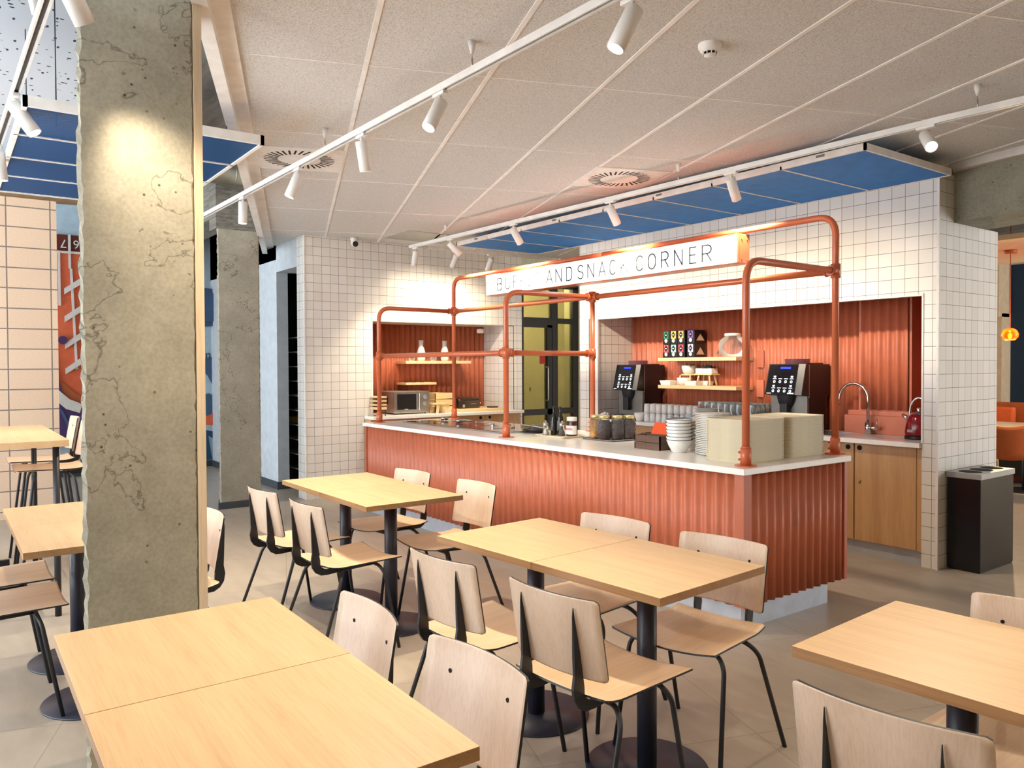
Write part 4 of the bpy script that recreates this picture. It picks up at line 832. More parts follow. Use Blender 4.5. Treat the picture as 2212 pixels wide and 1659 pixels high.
for x, y, lab in ((-4.905, 4.015, 'dark oil bottle next to the salt mill'), (-4.86, 4.045, 'dark oil bottle next to the pepper mill')):
    o = thing('oil_bottle', lab, 'bottle', (x, y, zt), 'dark oil bottles on the white tray')
    B().lathe([(0, 0), (.024, 0), (.026, .008), (.026, .135), (.018, .165), (.010, .18), (.010, .21)], (x, y, zt), 20).build('bottle_body', M['bottle'], o)
    B().lathe([(.0105, .205), (.012, .207), (.012, .23), (0, .232)], (x, y, zt), 16).build('cap', M['dark'], o); B().box(x - .006, x + .006, y - .0275, y - .025, zt + .04, zt + .115).build('label', M['grey'], o)
ju = thing('spread_jar', 'jar of chocolate hazelnut spread with a white lid on the white tray', 'jar', (-4.745, 4.07, zt))
JX, JY = -4.74, 4.065
B().lathe([(0, 0), (.045, 0), (.052, .012), (.052, .07), (.042, .108), (.038, .122)], (JX, JY, zt), 24, rx=1, ry=.8).build('glass_jar', M['spread'], ju)
B().lathe([(.039, .119), (.045, .12), (.045, .148), (.042, .152), (0, .152)], (JX, JY, zt), 24, rx=1, ry=.85).build('lid', M['white'], ju)
n = 14; vs = []
for k in range(n + 1):
    t = -PI * .92 + PI * .95 * k / n
    for z in (.015, .085): vs.append((JX + .0535 * math.cos(t), JY + .0435 * math.sin(t), zt + z))
b = B(); b.add(vs, [(2 * k, 2 * k + 2, 2 * k + 3, 2 * k + 1) for k in range(n)]); b.build('paper_label', M['white'], ju)
text_mesh('n', .034, 'lettering', M['dark'], ju, Matrix.Translation((JX - .030, JY - .0405, zt + .060)) @ Matrix.Rotation(-.25, 4, 'Z') @ Matrix.Rotation(PI / 2, 4, 'X'), .0005)
text_mesh('utella', .034, 'lettering', M['red'], ju, Matrix.Translation((JX + .014, JY - .0475, zt + .060)) @ Matrix.Rotation(.05, 4, 'Z') @ Matrix.Rotation(PI / 2, 4, 'X'), .0005)
tag(B().lathe([(0, 0), (.022, .008), (.032, .032), (.022, .056), (0, .064)], (-4.80, 4.105, zt + .04), 18).build('fruit', M['lemon']), 'orange citrus fruit behind the pepper mill', 'fruit')
tag(B().lathe([(0, 0), (.03, 0), (.032, .04), (0, .04)], (-4.80, 4.105, zt), 18).build('egg_cup', M['china']), 'small white cup carrying the citrus fruit', 'cup')
rtray(-4.56, -4.20, 3.99, 4.29, CTZ + .0005, .012, 'slate_tray', 'dark grey tray under the four cereal jars', 'grey', r=.02)
jz = CTZ + .0055
for x, y, mt, lab in ((-4.47, 4.08, 'cereal', 'glass jar of golden cornflakes at the left end of the dark tray'), (-4.37, 4.07, 'choco', 'front glass jar of dark cereal next to the cornflakes'), (-4.31, 4.15, 'choco', 'middle glass jar of dark cereal on the dark tray'), (-4.27, 4.235, 'choco', 'rear right glass jar of dark cereal on the dark tray')):
    o = thing('storage_jar', lab, 'jar', (x, y, jz), 'cereal jars on the dark tray')
    B().lathe([(0, .001), (.042, 0), (.050, .014), (.054, .08), (.052, .125), (.041, .152), (.037, .162)], (x, y, jz), 24).build('glass_jar', M['glass'], o)
    random.seed(int(x * 100)); b = B(); b.lathe([(0, .004), (.040, .004), (.047, .016), (.051, .08), (.049, .120), (.038, .145), (0, .147)], (x, y, jz), 22, sm=False)
    for k in range(130):
        a_ = random.uniform(0, 2 * PI); z_ = random.uniform(.012, .13); rr_ = .0495 if z_ < .118 else .045; T = Matrix.Translation((x + rr_ * math.cos(a_), y + rr_ * math.sin(a_), jz + z_)) @ Euler((random.uniform(-1, 1), random.uniform(-1, 1), a_)).to_matrix().to_4x4(); b.box(-.002, .002, -.006, .006, -.005, .005, T=T)
    b.build('cereal', M[mt], o)
    B().lathe([(.036, .158), (.043, .159), (.043, .178), (.040, .182), (0, .182)], (x, y, jz), 24).build('lid', M['gold'], o)
slat_crate(-3.82, -3.585, 3.84, 3.94, CTZ + .0005, CTZ + .095, 2, 'dark wooden cutlery crate in front of its twin', 'crate', 'y', gap=.004, group='dark cutlery crates on the counter')
slat_crate(-3.87, -3.635, 3.955, 4.055, CTZ + .0005, CTZ + .095, 2, 'dark wooden cutlery crate behind its twin, holding an orange card', 'crate', 'y', gap=.004, group='dark cutlery crates on the counter')
oc = tag(B().prism([(3.965, CTZ + .06), (3.975, CTZ + .06), (4.03, CTZ + .17), (4.02, CTZ + .17)], -3.80, -3.61, 'x').build('menu_card', M['cardor'], bevel=.001), 'bright orange card leaning in the rear cutlery crate', 'card')
def bowls(x, y, n, lab, grp):
    f0 = None
    for k in range(n):
        xx, yy = x + random.uniform(-.002, .002), y + random.uniform(-.002, .002)
        if f0 is None:
            f0 = thing('soup_bowl', '', 'bowl', (xx, yy, CTZ + .0005), grp); r, h, z = .085, .082, CTZ + .0005
            B().lathe([(0, .003), (.044, 0), (.048, .004), (.070, .042), (r, h), (r - .002, h + .001), (.067, .043), (.044, .008), (0, .008)], (xx, yy, z), 28).build('bowl_body', M['china'], f0)
            B().lathe([(r + .0005, h - .001), (r + .0005, h + .0012), (r - .003, h + .0012), (r - .003, h - .001), (r + .0005, h - .001)], (xx, yy, z), 28).build('rim', M['rim'], f0); o = f0
        else: o = copy_tree(f0); o.location = (xx, yy, CTZ + .0005 + .022 * k)
        o['label'] = ordn(n - k) + ' from the top, ' + lab
bowls(-3.46, 3.885, 7, 'white dark-rimmed bowl in the front bowl stack', 'bowls of the front stack')
bowls(-3.47, 4.075, 7, 'white dark-rimmed bowl in the rear bowl stack', 'bowls of the rear stack')
plate_stack(-3.222, 3.93, CTZ + .0005, .108, 23, .0112, 'white plate in the tall stack beside the trays', 'white plates of the tall stack on the counter', wob=.003)
ft = None
def tray_stack(x0, x1, y0, y1, n, dz, lab, grp):
    f0 = None
    for k in range(n):
        if f0 is None: f0 = rtray(x0, x1, y0, y1, CTZ + .0005, .0125, 'canteen_tray', '', 'cream', r=.045, flare=.009); o = f0
        else: o = f0.copy(); C.objects.link(o); o.location = f0.location + Vector((random.uniform(-.0012, .0012), random.uniform(-.0012, .0012), dz * k))
        tag(o, ordn(n - k) + ' from the top, ' + lab, 'tray', grp)
tray_stack(-3.105, -2.795, 3.70, 4.09, 34, .0072, 'cream canteen tray in the front pile by the near post', 'cream trays of the front pile')
tray_stack(-3.13, -2.80, 4.115, 4.515, 34, .0072, 'cream canteen tray in the rear pile by the back post', 'cream trays of the rear pile')

# ================================================================ TABLES
def table_proto():
    t = thing('dining_table', '', 'table', (0, 0, 0), 'square oak tables of the dining area')
    tp = B(); tp.box(-.299, .299, -.297, .297, .722, .750); o = tp.build('tabletop', [M['oak'], M['oakedge']], t, .0012)
    for p in o.data.polygons: p.material_index = 0 if abs(p.normal.z) > .5 else 1
    B().cyl((0, 0, .008), .036, .714, 28).build('column', M['navy'], t)
    B().lathe([(0, 0), (.222, 0), (.224, .004), (.222, .008), (0, .009)], (0, 0, 0), 56).build('base_plate', M['navy'], t)
    B().box(-.15, .15, -.03, .03, .716, .722).box(-.03, .03, -.15, .15, .716, .722).build('mounting_cross', M['navy'], t)
    return t
tproto = table_proto(); used = [False]
def dtable(x, y, deg, label, flip=False):
    t = tproto if not used[0] else copy_tree(tproto); used[0] = True
    return place(t, x, y, 0, math.radians(deg) + (PI if flip else 0), label)
def pair(cx, cy, deg, la, lb):
    a = math.radians(deg); dx, dy = .3 * math.cos(a), .3 * math.sin(a)
    dtable(cx - dx, cy - dy, deg, la); dtable(cx + dx, cy + dy, deg, lb, True)
pair(-2.295, 2.045, 4.4, 'left half of the oak table pair in front of the counter, nearer the far column', 'right half of the oak table pair in front of the counter')
pair(-4.28, 2.055, .5, 'far half of the oak table pair at the back left', 'near half of the oak table pair at the back left')
pair(-1.83, .53, -.6, 'far half of the large foreground oak table at bottom left', 'near half of the large foreground oak table at bottom left')
pair(-.61, 2.095, 3.6, 'oak table at the right edge of the picture', 'oak table beyond the right edge of the picture, joined to its neighbour')
pair(-4.18, .55, 0, 'far half of the oak table pair behind the concrete column', 'near half of the oak table pair behind the concrete column')

# ================================================================ CHAIRS
def plate(b, fn, nu, nv, th):
    """closed thin shell from a surface fn(u,v); material 0 faces, 1 rim"""
    us = [i / nu * 2 - 1 for i in range(nu + 1)]; e = [0, .02, .05, .09]; vs_ = e + [.09 + (.82) * k / nv for k in range(1, nv)] + [1 - q for q in e[::-1]]
    P_ = [[Vector(fn(u, v)) for u in us] for v in vs_]; m = len(vs_); n = len(us)
    def nrm(i, j):
        a = P_[i][min(j + 1, n - 1)] - P_[i][max(j - 1, 0)]; c = P_[min(i + 1, m - 1)][j] - P_[max(i - 1, 0)][j]; return a.cross(c).normalized()
    T_ = [P_[i][j] + nrm(i, j) * th / 2 for i in range(m) for j in range(n)]; Q_ = [P_[i][j] - nrm(i, j) * th / 2 for i in range(m) for j in range(n)]
    o = len(T_)
    f = [(i * n + j, i * n + j + 1, (i + 1) * n + j + 1, (i + 1) * n + j) for i in range(m - 1) for j in range(n - 1)]
    b.mat(0).add(T_ + Q_, f + [tuple(o + k for k in q[::-1]) for q in f], True)
    base = len(b.v) - 2 * o; edge = [j for j in range(n)] + [i * n + n - 1 for i in range(1, m)] + [(m - 1) * n + j for j in range(n - 2, -1, -1)] + [i * n for i in range(m - 2, 0, -1)]
    for k in range(len(edge)):
        a, c = edge[k], edge[(k + 1) % len(edge)]; b.f.append([base + a, base + o + a, base + o + c, base + c]); b.mi.append(1); b.smooth.append(False)
    b.mat(0)
def rcut(v, L, r):   # width reduction for rounded corners at both ends of length L
    d = min(v, 1 - v) * L
    return 0 if d >= r else r - math.sqrt(max(0, r * r - (r - d) ** 2))
def back_y(z, x): t = (z - .525) / .255; return -.215 - .045 * t + .9 * x * x
def chair_parts(t, dz=0, bar=False):
    b = B(); plate(b, lambda u, v: ((lambda wd: (u * wd, -.205 + .42 * v, .452 + dz + .022 * (u * u) * (.4 + .6 * v) + (.018 * ((.22 - v) / .22) ** 2 if v < .22 else 0)))(.198 + .025 * v - rcut(v, .42, .012))), 14, 12, .0065)
    b.build('seat', [M['seatw'], M['black']], t)
    def bk(u, v):
        z = .525 + .255 * v; wd = .197 - rcut(v, .255, .013); x = u * wd; return (x, back_y(z, x), z + dz)
    b = B(); plate(b, bk, 14, 8, .0065); o = b.build('backrest', [M['beech'], M['black']], t)
    for s_ in (-1, 1):
        x = .115 * s_; y = back_y(.705, x); B().tube([(x, y + .002, .705 + dz), (x, y + .0055, .705 + dz)], .0055, 12).build('screw_hole', M['hole'], o)
        yb = lambda z: back_y(z, .115) - .0055
        outer = [(yb(.745) - .003, .748), (yb(.72) - .010, .72), (yb(.66) - .018, .66), (yb(.6) - .026, .6), (yb(.54) - .034, .54), (-.252, .50), (-.246, .465), (-.228, .438), (-.2, .422), (-.16, .420), (-.10, .424), (-.03, .434)]
        inner = [(-.03, .444), (-.1, .444), (-.15, .446), (-.18, .452), (-.203, .47), (yb(.50), .50), (yb(.54), .54), (yb(.6), .6), (yb(.66), .66), (yb(.72), .72), (yb(.745), .748)]
        b = B().prism([(y, z + dz) for y, z in outer + inner], x - .0055, x + .0055, 'x')
        for v_ in b.v:
            if v_.z - dz > .6: v_.x = x + (v_.x - x) * max(.15, 1 - (v_.z - dz - .6) / .155)
        b.build('bracket', M['black'], t, .001)
def chair_proto():
    t = thing('dining_chair', '', 'chair', (0, 0, 0), 'oak dining chairs with black metal legs'); chair_parts(t)
    for s_ in (-1, 1):
        B().tube(arc([(.0, .10, .437), (.172 * s_, .10, .437), (.205 * s_, .115, .40), (.228 * s_, .185, 0)], .045, 6), .0088, 12).build('leg', M['black'], t)
        B().tube(arc([(.0, -.11, .430), (.165 * s_, -.11, .430), (.205 * s_, -.135, .39), (.240 * s_, -.275, 0)], .045, 6), .0088, 12).build('leg', M['black'], t)
    for s_ in (-1, 1): B().tube([(.12 * s_, .10, .437), (.12 * s_, -.11, .43)], .007, 8).build('stretcher', M['black'], t)
    return t
cproto = chair_proto(); cu_ = [False]
def chair(bx, by, deg, label, fdir=1, grp=None):
    """bx,by = middle of the top edge of the backrest; deg = turn; fdir 1 faces +Y, -1 faces -Y"""
    a = math.radians(deg) + (0 if fdir > 0 else PI); t = cproto if not cu_[0] else copy_tree(cproto); cu_[0] = True
    ly = -.235
    return place(t, bx + math.sin(a) * ly, by - math.cos(a) * ly, 0, a, label, grp)
chair(-1.885, 1.522, 5.6, 'oak chair, its back to us, at the right half of the central table')
chair(-2.455, 1.466, 6, 'oak chair with its back to us at the left half of the central table')
chair(-2.022, 2.535, 8.5, 'oak chair between the central table and the counter corner, turned towards us', -1)
chair(-2.589, 2.485, 8.5, 'oak chair half hidden behind the left half of the central table, by the counter', -1)
chair(-3.842, 1.493, 3, 'oak chair with its back to us at the near half of the back left table')
chair(-4.419, 1.462, 5, 'oak chair, its back to us, at the back left table, nearest the far column')
chair(-3.877, 2.586, 1.5, 'oak chair facing us at the counter side of the back left table, nearer to us', -1)
chair(-4.565, 2.533, 7, 'oak chair facing us at the counter side of the back left table, farther from us', -1)
chair(-1.561, 1.041, 3.4, 'oak chair facing us behind the near half of the foreground table, largest backrest seen', -1)
chair(-2.068, 1.003, -2, 'oak chair facing us behind the far half of the foreground table', -1)
chair(-.824, 1.533, 7.4, 'oak chair cut by the bottom edge at right, its back to us')
chair(-.89, 2.56, 5, 'oak chair cut by the right edge, behind the right hand table', -1)
chair(-3.885, 1.055, 2, 'oak chair seen just right of the concrete column', -1)
chair(-4.48, -.02, 0, 'oak chair at the left edge under the table behind the column, farther one')
chair(-3.98, -.02, 0, 'oak chair at the left edge under the table behind the column, nearer one')
chair(-1.60, -.06, 0, 'oak chair under the left side of the foreground table, only its seat corner seen')
# ================================================================ HIGH TABLE AND STOOLS
ht = thing('high_table', 'tall oak bar table on black steel legs at the left edge', 'table', (-5.95, .28, 0))
B().box(-6.74, -5.24, 0.0, .61, 1.012, 1.05).build('tabletop', [M['oak']], ht, .002)
for x in (-6.68, -5.32):
    for y in (.06, .55): B().tube([(x, y, 0), (x, y, 1.012)], .018, 10).build('leg', M['black'], ht)
for y in (.06, .55): B().tube([(-6.68, y, .14), (-5.32, y, .14)], .010, 8).build('foot_rail', M['black'], ht)
def stool_proto():
    t = thing('bar_stool', '', 'stool', (0, 0, 0), 'oak bar stools around the high table'); dz = .31
    chair_parts(t, dz)
    for s_ in (-1, 1):
        B().tube(arc([(0, .10, .747), (.16 * s_, .10, .747), (.185 * s_, .12, .70), (.22 * s_, .20, 0)], .04, 5), .0095, 10).build('leg', M['black'], t)
        B().tube(arc([(0, -.11, .742), (.16 * s_, -.11, .742), (.185 * s_, -.13, .70), (.22 * s_, -.22, 0)], .04, 5), .0095, 10).build('leg', M['black'], t)
    B().tube([(-.209, .174, .24), (.209, .174, .24), (.209, -.19, .24), (-.209, -.19, .24), (-.209, .174, .24)], .007, 8).build('foot_ring', M['black'], t)
    return t
sp_ = stool_proto(); 
place(sp_, -6.35, .62, 0, PI, 'oak bar stool behind the high table, nearer to the column')
for x, y, a, l in ((-6.95, .62, PI, 'oak bar stool behind the high table, farther from the column'), (-6.45, .10, 0, 'oak bar stool at the left edge in front of the high table'), (-6.95, .12, 0, 'oak bar stool at the left edge, farther from us along the high table')):
    place(copy_tree(sp_), x, y, 0, a, l)
tag(B().box(-6.9, -6.86, -1.5, .4, 0, .05).build('floor_rail', M['black']), 'dark low rail on the floor below the high table', 'rail')

# ================================================================ CEILING OBJECTS
def track(p, q, label, cables, name='lighting_track'):
    p, q = Vector(p), Vector(q); t = thing(name, label, 'track', ((p + q) / 2)[:2] + (p.z,)); d = (q - p).normalized(); n = Vector((-d.y, d.x, 0)); L = (q - p).length
    def mt(u, v, z): r_ = p + d * u + n * v; return (r_.x, r_.y, p.z + z)
    B().box(0, L, -.018, .018, .012, .032, T=mt).box(0, L, -.018, -.009, 0, .012, T=mt).box(0, L, .009, .018, 0, .012, T=mt).box(0, .01, -.018, .018, 0, .032, T=mt).box(L - .01, L, -.018, .018, 0, .032, T=mt).build('rail', M['lamp'], t)
    B().box(.01, L - .01, -.009, .009, .010, .013, T=mt).build('slot', M['black'], t)
    for u in cables:
        r_ = p + d * u; B().tube([(r_.x, r_.y, p.z + .03), (r_.x, r_.y, CZ - .03)], .0015, 6).build('cable', M['steel'], t)
        B().tube([(r_.x, r_.y, p.z + .03), (r_.x, r_.y, p.z + .075)], .004, 8).build('cable_grip', M['steel'], t)
        B().lathe([(0, 0), (.008, 0), (.020, .055), (0, .055)], (r_.x, r_.y, CZ - .055), 16).build('ceiling_cup', M['lamp'], t)
    return t
TZ = 2.765
track((-7.60, 4.19, TZ), (1.6, 4.45, TZ), 'long white lighting track over the serving counter', [.72, 3.77, 5.75])
track((-7.3, 1.86, TZ), (1.6, 2.0, TZ), 'long white lighting track over the central tables', [2.8, 4.38])
track((-7.2, .272, TZ), (1.2, .385, TZ), 'white lighting track at the upper left, left of the concrete column', [1.2, 3.6])
track((-7.50, 4.34, TZ), (-7.48, 6.20, TZ), 'short white lighting track in front of the far tiled wall', [1.0])
def spot(x, y, aim, label, power, size=75, blend=.9, warm=(1, .84, .63), lit=True, along='x'):
    t = thing('spotlight', label, 'spotlight', (x, y, TZ), 'white cylindrical spotlights on the tracks')
    dx, dy = (.05, .014) if along == 'x' else (.014, .05)
    B().box(x - dx, x + dx, y - dy, y + dy, TZ - .014, TZ + .004).build('adapter', M['lamp'], t, .002)
    B().tube([(x, y, TZ - .012), (x, y, TZ - .055)], .008, 10).build('stem', M['lamp'], t)
    a = Vector(aim).normalized(); top = Vector((x, y, TZ - .055)) - a * .02; L = .165; R_ = .033
    zax = a; xa = zax.orthogonal().normalized(); ya = zax.cross(xa); Mx = Matrix((xa, ya, zax)).transposed().to_4x4(); Mx.translation = top
    b = B(); b.lathe([(0, 0), (R_ - .003, 0), (R_, .003), (R_, L), (R_ - .004, L), (R_ - .005, L - .012)], (0, 0, 0), 28); b.v = [Mx @ v for v in b.v]; bo = b.build('body', M['lamp'], t)
    b = B(); b.lathe([(0, L - .011), (R_ - .0045, L - .011)], (0, 0, 0), 24); b.v = [Mx @ v for v in b.v]; b.build('lens', M['lens'], bo)
    if power:
        ld = bpy.data.lights.new('spot_light', 'SPOT'); ld.energy = power; ld.color = warm; ld.spot_size = math.radians(size); ld.spot_blend = blend; ld.shadow_soft_size = .03
        lo = bpy.data.objects.new('spot_light', ld); C.objects.link(lo); lo.parent = t; pos = top + a * (L + .003) - Vector((x, y, TZ)); lo.matrix_local = Matrix.Translation(pos) @ (-a).to_track_quat('Z', 'Y').to_matrix().to_4x4()
    return t
SP = 60
# middle track
spot(-1.98, 1.985, (-.167, -.42, -.88), 'spotlight at the top centre of the picture, its lit lens towards us', SP * 1.2, 90)
spot(-3.20, 1.93, (.10, -.50, -.86), 'spotlight left of the top centre with its lens lit, on the central track', SP * 1.4, 100)
spot(-4.03, 1.92, (-.12, .22, -.95), 'spotlight third from the right on the central track, seen from its side', SP * 2, 110)
spot(-4.95, 1.905, (-.10, -.38, -.92), 'spotlight leaning left under the round air diffuser', SP * 1.4, 100)
spot(-6.03, 1.885, (.02, -.03, -1), 'spotlight hanging straight down before the far concrete column', SP)
# counter track
spot(-2.11, 4.345, (.50, -.62, -.60), 'glaring spotlight at upper right that shines towards us', SP * 1.2)
spot(-3.38, 4.31, (-.15, .62, -.78), 'spotlight over the sink, under the middle of the blue ceiling panel', SP * 1.45, 125, 1)
spot(-4.52, 4.28, (-.10, .62, -.78), 'spotlight over the sign, right of the round air diffuser', SP * 1.45, 125, 1)
spot(-5.76, 4.245, (-.10, .64, -.77), 'spotlight over the left half of the sign', SP * 1.45, 125, 1)
spot(-6.80, 4.215, (.25, .66, -.70), 'spotlight over the left end of the sign with a bright lens rim', SP * 1.5, 120, 1)
spot(-7.50, 4.205, (-.35, .05, -.94), 'spotlight at the far left end of the counter track', SP * 1.2, 90)
# far short track
spot(-7.49, 5.20, (-.55, .0, -.83), 'spotlight on the short track, in front of the far tiled wall', SP * .9, 130, 1, along='y')
spot(-7.49, 4.72, (-.62, .0, -.78), 'spotlight on the short track hidden behind the counter track lamp', SP * .6, 130, 1, along='y')
# left track
spot(-2.84, .33, (-.29, .42, -.70), 'spotlight at the top left corner, left of the concrete column', SP * .65, 56, 1)
spot(-1.35, 1.955, (-1.78, -1.24, -.84), 'spotlight on the central track outside the picture, aimed at the concrete column', SP * 1.5, 34, 1)
spot(-4.40, .31, (.25, .50, -.80), 'spotlight in front of the blue mesh panel with its lens lit', SP)
spot(-5.45, .296, (.0, .10, -1), 'spotlight hanging straight down at the left edge', SP)
spot(-6.5, .282, (.0, .15, -1), 'lowest spotlight at the left edge, above the block wall', SP)
for k, (x, y, d) in enumerate(((-1.0, 4.37, (0, -.5, -.8)), (.2, 4.40, (-.4, -.4, -.8)), (-.9, 1.965, (-.2, .1, -1)), (.3, 1.98, (-.4, .2, -.9)), (-1.6, .35, (-.1, .3, -.9)), (-.5, .365, (-.3, .2, -.9)), (.7, .38, (-.4, .4, -.8)))):  # unseen spots added as warm fill for tables and ceiling
    spot(x, y, d, ('added fill spotlight beyond the right picture edge on the counter track', 'last added fill spotlight of the counter track, outside the picture', 'added fill spotlight above the right hand table, outside the picture', 'last added fill spotlight of the central track, outside the picture', 'added fill spotlight above the foreground table, outside the picture', 'added fill spotlight above us on the left track', 'last added fill spotlight of the left track, behind us')[k], SP * .35, 100)
# blue panels
bp = thing('ceiling_panel', 'long suspended ceiling panel with eight blue fields and white edges', 'ceiling panel', (-4.93, 5.14, 2.785))
X0, X1, Y0, Y1, ZP = -7.29, -2.595, 4.595, 5.722, 2.787
B().box(X0, X1, Y0, Y0 + .015, ZP, ZP + .045).box(X0, X1, Y1 - .012, Y1, ZP, ZP + .045).box(X0, X0 + .015, Y0, Y1, ZP, ZP + .045).box(X1 - .015, X1, Y0, Y1, ZP, ZP + .045).build('edge_frame', M['white'], bp)
for k in range(8):
    a = X1 - .015 - (X1 - X0 - .03) * k / 8; b_ = X1 - .015 - (X1 - X0 - .03) * (k + 1) / 8
    B().box(b_ + .006, a - .006, Y0 + .015, Y1 - .012, ZP + .004, ZP + .02).build('blue_field', M['blue'], bp)
    if k: B().box(a - .007, a + .007, Y0, Y1, ZP, ZP + .02).build('divider', M['white'], bp)
for x in (-6.9, -5.6, -4.3, -2.9):
    for y in (4.75, 5.5): B().tube([(x, y, ZP + .02), (x, y, CZ)], .003, 6).build('hanger', M['steel'], bp)
    B().box(x - .03, x + .03, Y0 - .002, Y0 + .001, ZP + .02, ZP + .036).build('clip', M['grey'], bp)
mp_ = thing('mesh_panel', 'suspended blue expanded mesh ceiling panel in a white frame at upper left', 'ceiling panel', (-5.4, .6, 2.7))
X0, X1, Y0, Y1, ZP = -6.46, -4.27, .33, 1.455, 2.69
ed = B()
ed.box(X0, X1, Y1 - .02, Y1, ZP, ZP + .05).box(X0, X1, Y0, Y0 + .02, ZP, ZP + .05).box(X1 - .02, X1, Y0, Y1, ZP, ZP + .05).box(X0, X0 + .02, Y0, Y1, ZP, ZP + .05).build('edge_frame', M['white'], mp_)
nX = 4; st_ = (X1 - X0 - .04) / nX
for k in range(nX):
    a = X1 - .02 - st_ * k; B().box(a - st_ + .008, a - .008, Y0 + .02, Y1 - .02, ZP + .006, ZP + .008).build('mesh_field', M['mesh'], mp_)
    B().box(a - .05, a - .008, Y0 + .02, Y1 - .02, ZP + .0082, ZP + .012).box(a - st_ + .008, a - st_ + .05, Y0 + .02, Y1 - .02, ZP + .0082, ZP + .012).build('blue_rim', M['blue'], mp_)
    if k: B().box(a - .008, a + .008, Y0, Y1, ZP, ZP + .012).build('divider', M['white'], mp_)
for x in (-6.2, -4.6):
    for y in (.5, 1.35): B().tube([(x, y, ZP + .01), (x, y, 3.75)], .003, 6).build('hanger', M['black'], mp_)
m2 = thing('mesh_panel', 'blue panel left of the left lighting track, cut by the picture edge', 'ceiling panel', (-5.4, -.3, 2.7))
B().box(-6.46, -4.25, -.9, .18, 2.69, 2.74).build('edge_frame', M['white'], m2); B().box(-6.44, -4.27, -.88, .16, 2.684, 2.692).build('blue_field', M['blue'], m2)
# diffusers
def diffuser(cx, cy, label):
    t = thing('air_diffuser', label, 'air diffuser', (cx, cy, CZ - .006), 'square ceiling air diffusers with radial slots'); zz = CZ - .008
    c = Vector((cx, cy, 0)); q_ = [c + gl * sx * .297 + gs * sy_ * .297 for sx, sy_ in ((-1, -1), (1, -1), (1, 1), (-1, 1))]
    B().prism([(p.x, p.y) for p in q_], zz, CZ + .002).build('face_plate', M['white'], t)
    for k in range(32):
        a = 2 * PI * k / 32; d = Vector((math.cos(a), math.sin(a), 0)); e = Vector((math.cos(a + .35), math.sin(a + .35), 0)); n = Vector((-e.y, e.x, 0)) * .0065; p = c + d * .145; p2 = p + e * .095
        B().prism([(v.x, v.y) for v in (p - n, p2 - n, p2 + n, p + n)], zz - .0012, zz + .001).build('slot', M['hole'], t)
c_ = gp(1.75, -.5) if False else None
diffuser(-5.26, 2.035, 'white air diffuser at upper left, behind the central lighting track')
diffuser(-4.385, 4.245, 'white air diffuser above the counter lighting track')
sm = thing('smoke_detector', 'round white smoke detector on the ceiling at upper right', 'smoke detector', (-2.325, 2.815, CZ))
B().lathe([(.052, 0), (.052, -.014), (.044, -.03), (.030, -.038)], (-2.325, 2.815, CZ), 28).build('housing', M['white'], sm)
B().lathe([(0, -.050), (.026, -.050), (.028, -.040)], (-2.325, 2.815, CZ), 24).build('cap', M['white'], sm); B().lathe([(.029, -.048), (.031, -.036)], (-2.325, 2.815, CZ), 24).build('vent_ring', M['hole'], sm)
for k in range(10): a = 2 * PI * k / 10; B().tube([(-2.325 + .030 * math.cos(a), 2.815 + .03 * math.sin(a), CZ - .05), (-2.325 + .033 * math.cos(a), 2.815 + .033 * math.sin(a), CZ - .034)], .0025, 6).build('rib', M['white'], sm)
sc_ = thing('security_camera', 'white dome security camera at the top of the far tiled wall', 'camera', (-8.12, 3.77, 2.86))
B().lathe([(0, 0), (.045, 0), (.045, -.03), (.03, -.045)], (-8.12, 3.77, CZ - .002), 24).build('mount', M['white'], sc_)
B().lathe([(0, -.045), (.02, -.042), (.040, -.022), (.045, 0), (.040, .022), (.02, .042), (0, .045)], (-8.10, 3.77, CZ - .06), 24).build('dome', M['white'], sc_); B().tube([(-8.08, 3.765, CZ - .07), (-8.045, 3.75, CZ - .085)], .030, 20).build('lens', M['dark'], sc_)
tag(B().box(-7.95, -7.35, 4.55 - .5, 5.3 - .5, CZ - .004, CZ - .001).build('access_panel', M['bingrey']), 'grey access panel in the ceiling near the far tiled wall', 'panel')
# services in the left void
du = thing('air_duct', 'large round galvanised air duct in the left ceiling void', 'duct', (-8.0, 2.3, 3.3))
B().tube([(-8.0, 1.45, 3.42), (-8.0, 3.2, 3.42)], .13, 32).build('duct_pipe', M['galv'], du)
for y in (1.5, 1.8, 2.1, 2.4, 2.7): B().tube([(-8.0, y, 3.42), (-8.0, y + .015, 3.42)], .133, 32).build('joint_ring', M['galv'], du)
d3 = tag(B().tube([(-9.3, -1.0, 3.16), (-9.3, 1.2, 3.22)], .05, 14).tube([(-9.2, -1.0, 3.2), (-9.2, 1.2, 3.30)], .035, 14).build('service_pipe', plain('tan_pipe', (190, 160, 120), .5)), 'bundled pale pipes above the block wall', 'pipe')
for x, lab in ((-3.42, 'thin grey conduit nearest the left lighting track'), (-3.85, 'thin grey conduit farther left in the ceiling void')):
    tag(B().tube([(x, -.5 + .02, 3.70), (x, .25, 3.70), (x, .25, 3.74)], .006, 8).build('conduit', M['grey']), lab, 'conduit')
for k, (x, y) in enumerate(((-4.05, .06), (-3.70, .13), (-4.6, .0), (-4.65, .05))):
    tag(B().tube([(x, y, 2.74), (x, y, 3.75)], .006, 8).build('threaded_rod', M['grey']), ('threaded rod in the upper left corner, nearest the track', 'threaded rod second from the upper left track', 'threaded rod at the left picture edge', 'threaded rod paired with the one at the left picture edge')[k], 'rod', 'threaded hanger rods at the upper left')
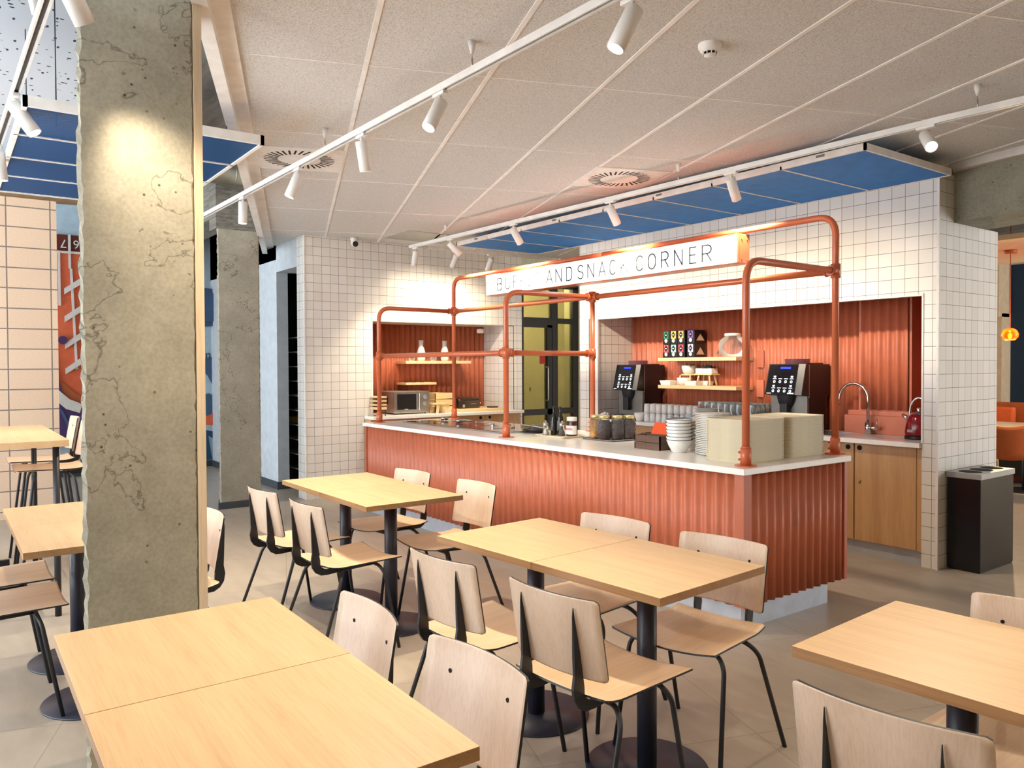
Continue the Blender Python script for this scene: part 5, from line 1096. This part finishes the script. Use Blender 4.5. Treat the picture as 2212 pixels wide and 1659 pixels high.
# ================================================================ RIGHT SIDE
bn = thing('recycling_bin', 'black recycling bin with three round openings against the tiled wall', 'bin', (-2.565, 6.11, 0))
B().box(-2.675, -2.452, 5.85, 6.385, .012, .665).build('bin_body', M['bin'], bn, .002); B().box(-2.67, -2.457, 5.855, 6.38, 0, .014).build('base', M['dark'], bn)
B().box(-2.683, -2.445, 5.843, 6.392, .66, .70).build('lid', M['bingrey'], bn, .002)
for k in range(3): B().cyl((-2.562, 5.945 + .172 * k, .6995), .075, .0015, 32).build('opening', M['hole'], bn)
pd = thing('pendant_lamp', 'copper globe pendant lamp in the dining room at right', 'lamp', (-3.5, 9.0, 1.72))
B().tube([(-3.5, 9, 2.94), (-3.5, 9, 1.84)], .004, 8).build('cord', M['leather'], pd); B().cyl((-3.5, 9, 2.62), .06, .03, 20).build('ceiling_rose', M['leather'], pd)
B().lathe([(.045, 0), (.075, .03), (.08, .06), (.065, .10), (.03, .125), (0, .13)], (-3.5, 9, 1.715), 24).build('globe', M['amber'], pd); B().lathe([(0, 0), (.018, .02), (.02, .05), (0, .075)], (-3.5, 9, 1.725), 14).build('bulb', M['bulb'], pd)
ld = bpy.data.lights.new('pendant_light', 'POINT'); ld.energy = 30; ld.color = (1, .72, .4); ld.shadow_soft_size = .03; lo = bpy.data.objects.new('pendant_light', ld); C.objects.link(lo); lo.parent = pd; lo.location = (0, 0, -.06)
struct(B().box(-4.5, -2.4, 8.2, 10.2, 2.65, 2.7).build('ceiling', M['beige']), 'lowered ceiling field above the pendant')
rt_ = thing('round_table', 'pale table with a bright top beyond the tiled wall corner', 'table', (-3.6, 9.9, 0))
B().box(-4.6, -3.0, 9.75, 10.6, .73, .755).build('tabletop', M['cream'], rt_, .01); B().cyl((-3.75, 10.1, .0), .04, .73, 16).build('column', M['black'], rt_); B().cyl((-3.75, 10.1, 0), .25, .01, 32).build('base_plate', M['black'], rt_)
def shell_chair(x, y, rz, label):
    t = thing('shell_chair', label, 'chair', (x, y, 0), 'rust coloured shell chairs in the dining room'); a = Matrix.Translation((x, y, 0)) @ Matrix.Rotation(rz, 4, 'Z')
    b = B(); vs = []; 
    nu, nv = 10, 10
    for i in range(nv + 1):
        v = i / nv
        for j in range(nu + 1):
            u = j / nu * 2 - 1
            if v < .5: p = (u * .22, .2 - .4 * (v / .5), .44 + .03 * u * u)
            else: w_ = (v - .5) / .5; p = (u * (.22 - .02 * w_), -.2 - .10 * w_ + .10 * u * u * (1 - .3 * w_), .44 + .36 * w_ + .03 * u * u)
            vs.append(a @ Vector(p))
    b.add(vs, [(i * (nu + 1) + j, i * (nu + 1) + j + 1, (i + 1) * (nu + 1) + j + 1, (i + 1) * (nu + 1) + j) for i in range(nv) for j in range(nu)], True)
    o = b.build('shell', M['leather'], t); sm_ = o.modifiers.new('thick', 'SOLIDIFY'); sm_.thickness = .012
    for s_ in (-1, 1): B().tube([a @ Vector(p) for p in arc([(.2 * s_, .2, 0), (.19 * s_, .16, .42), (.19 * s_, -.16, .42), (.2 * s_, -.24, 0)], .06)], .012, 8).build('leg_frame', M['pine'], t)
shell_chair(-3.60, 9.35, .1, 'rust shell chair just right of the tiled wall corner'); shell_chair(-3.02, 9.1, -.1, 'rust shell chair at the right picture edge')
for k, x in enumerate((-4.35, -3.55)): tag(B().box(x - .22, x + .22, 10.75, 10.85, .55, .93).build('seat_cushion', M['seatorange'], bevel=.03), 'orange back cushion %s' % ('next to the tiled wall corner' if k == 0 else 'at the right picture edge'), 'cushion', 'orange cushions on the bench')
tag(B().box(-5.5, -2.6, 10.55, 10.9, .1, .5).build('bench', M['dark']), 'dark bench base behind the dining table', 'bench')
for o in bpy.data.objects:
    if '_o' in o: del o['_o']
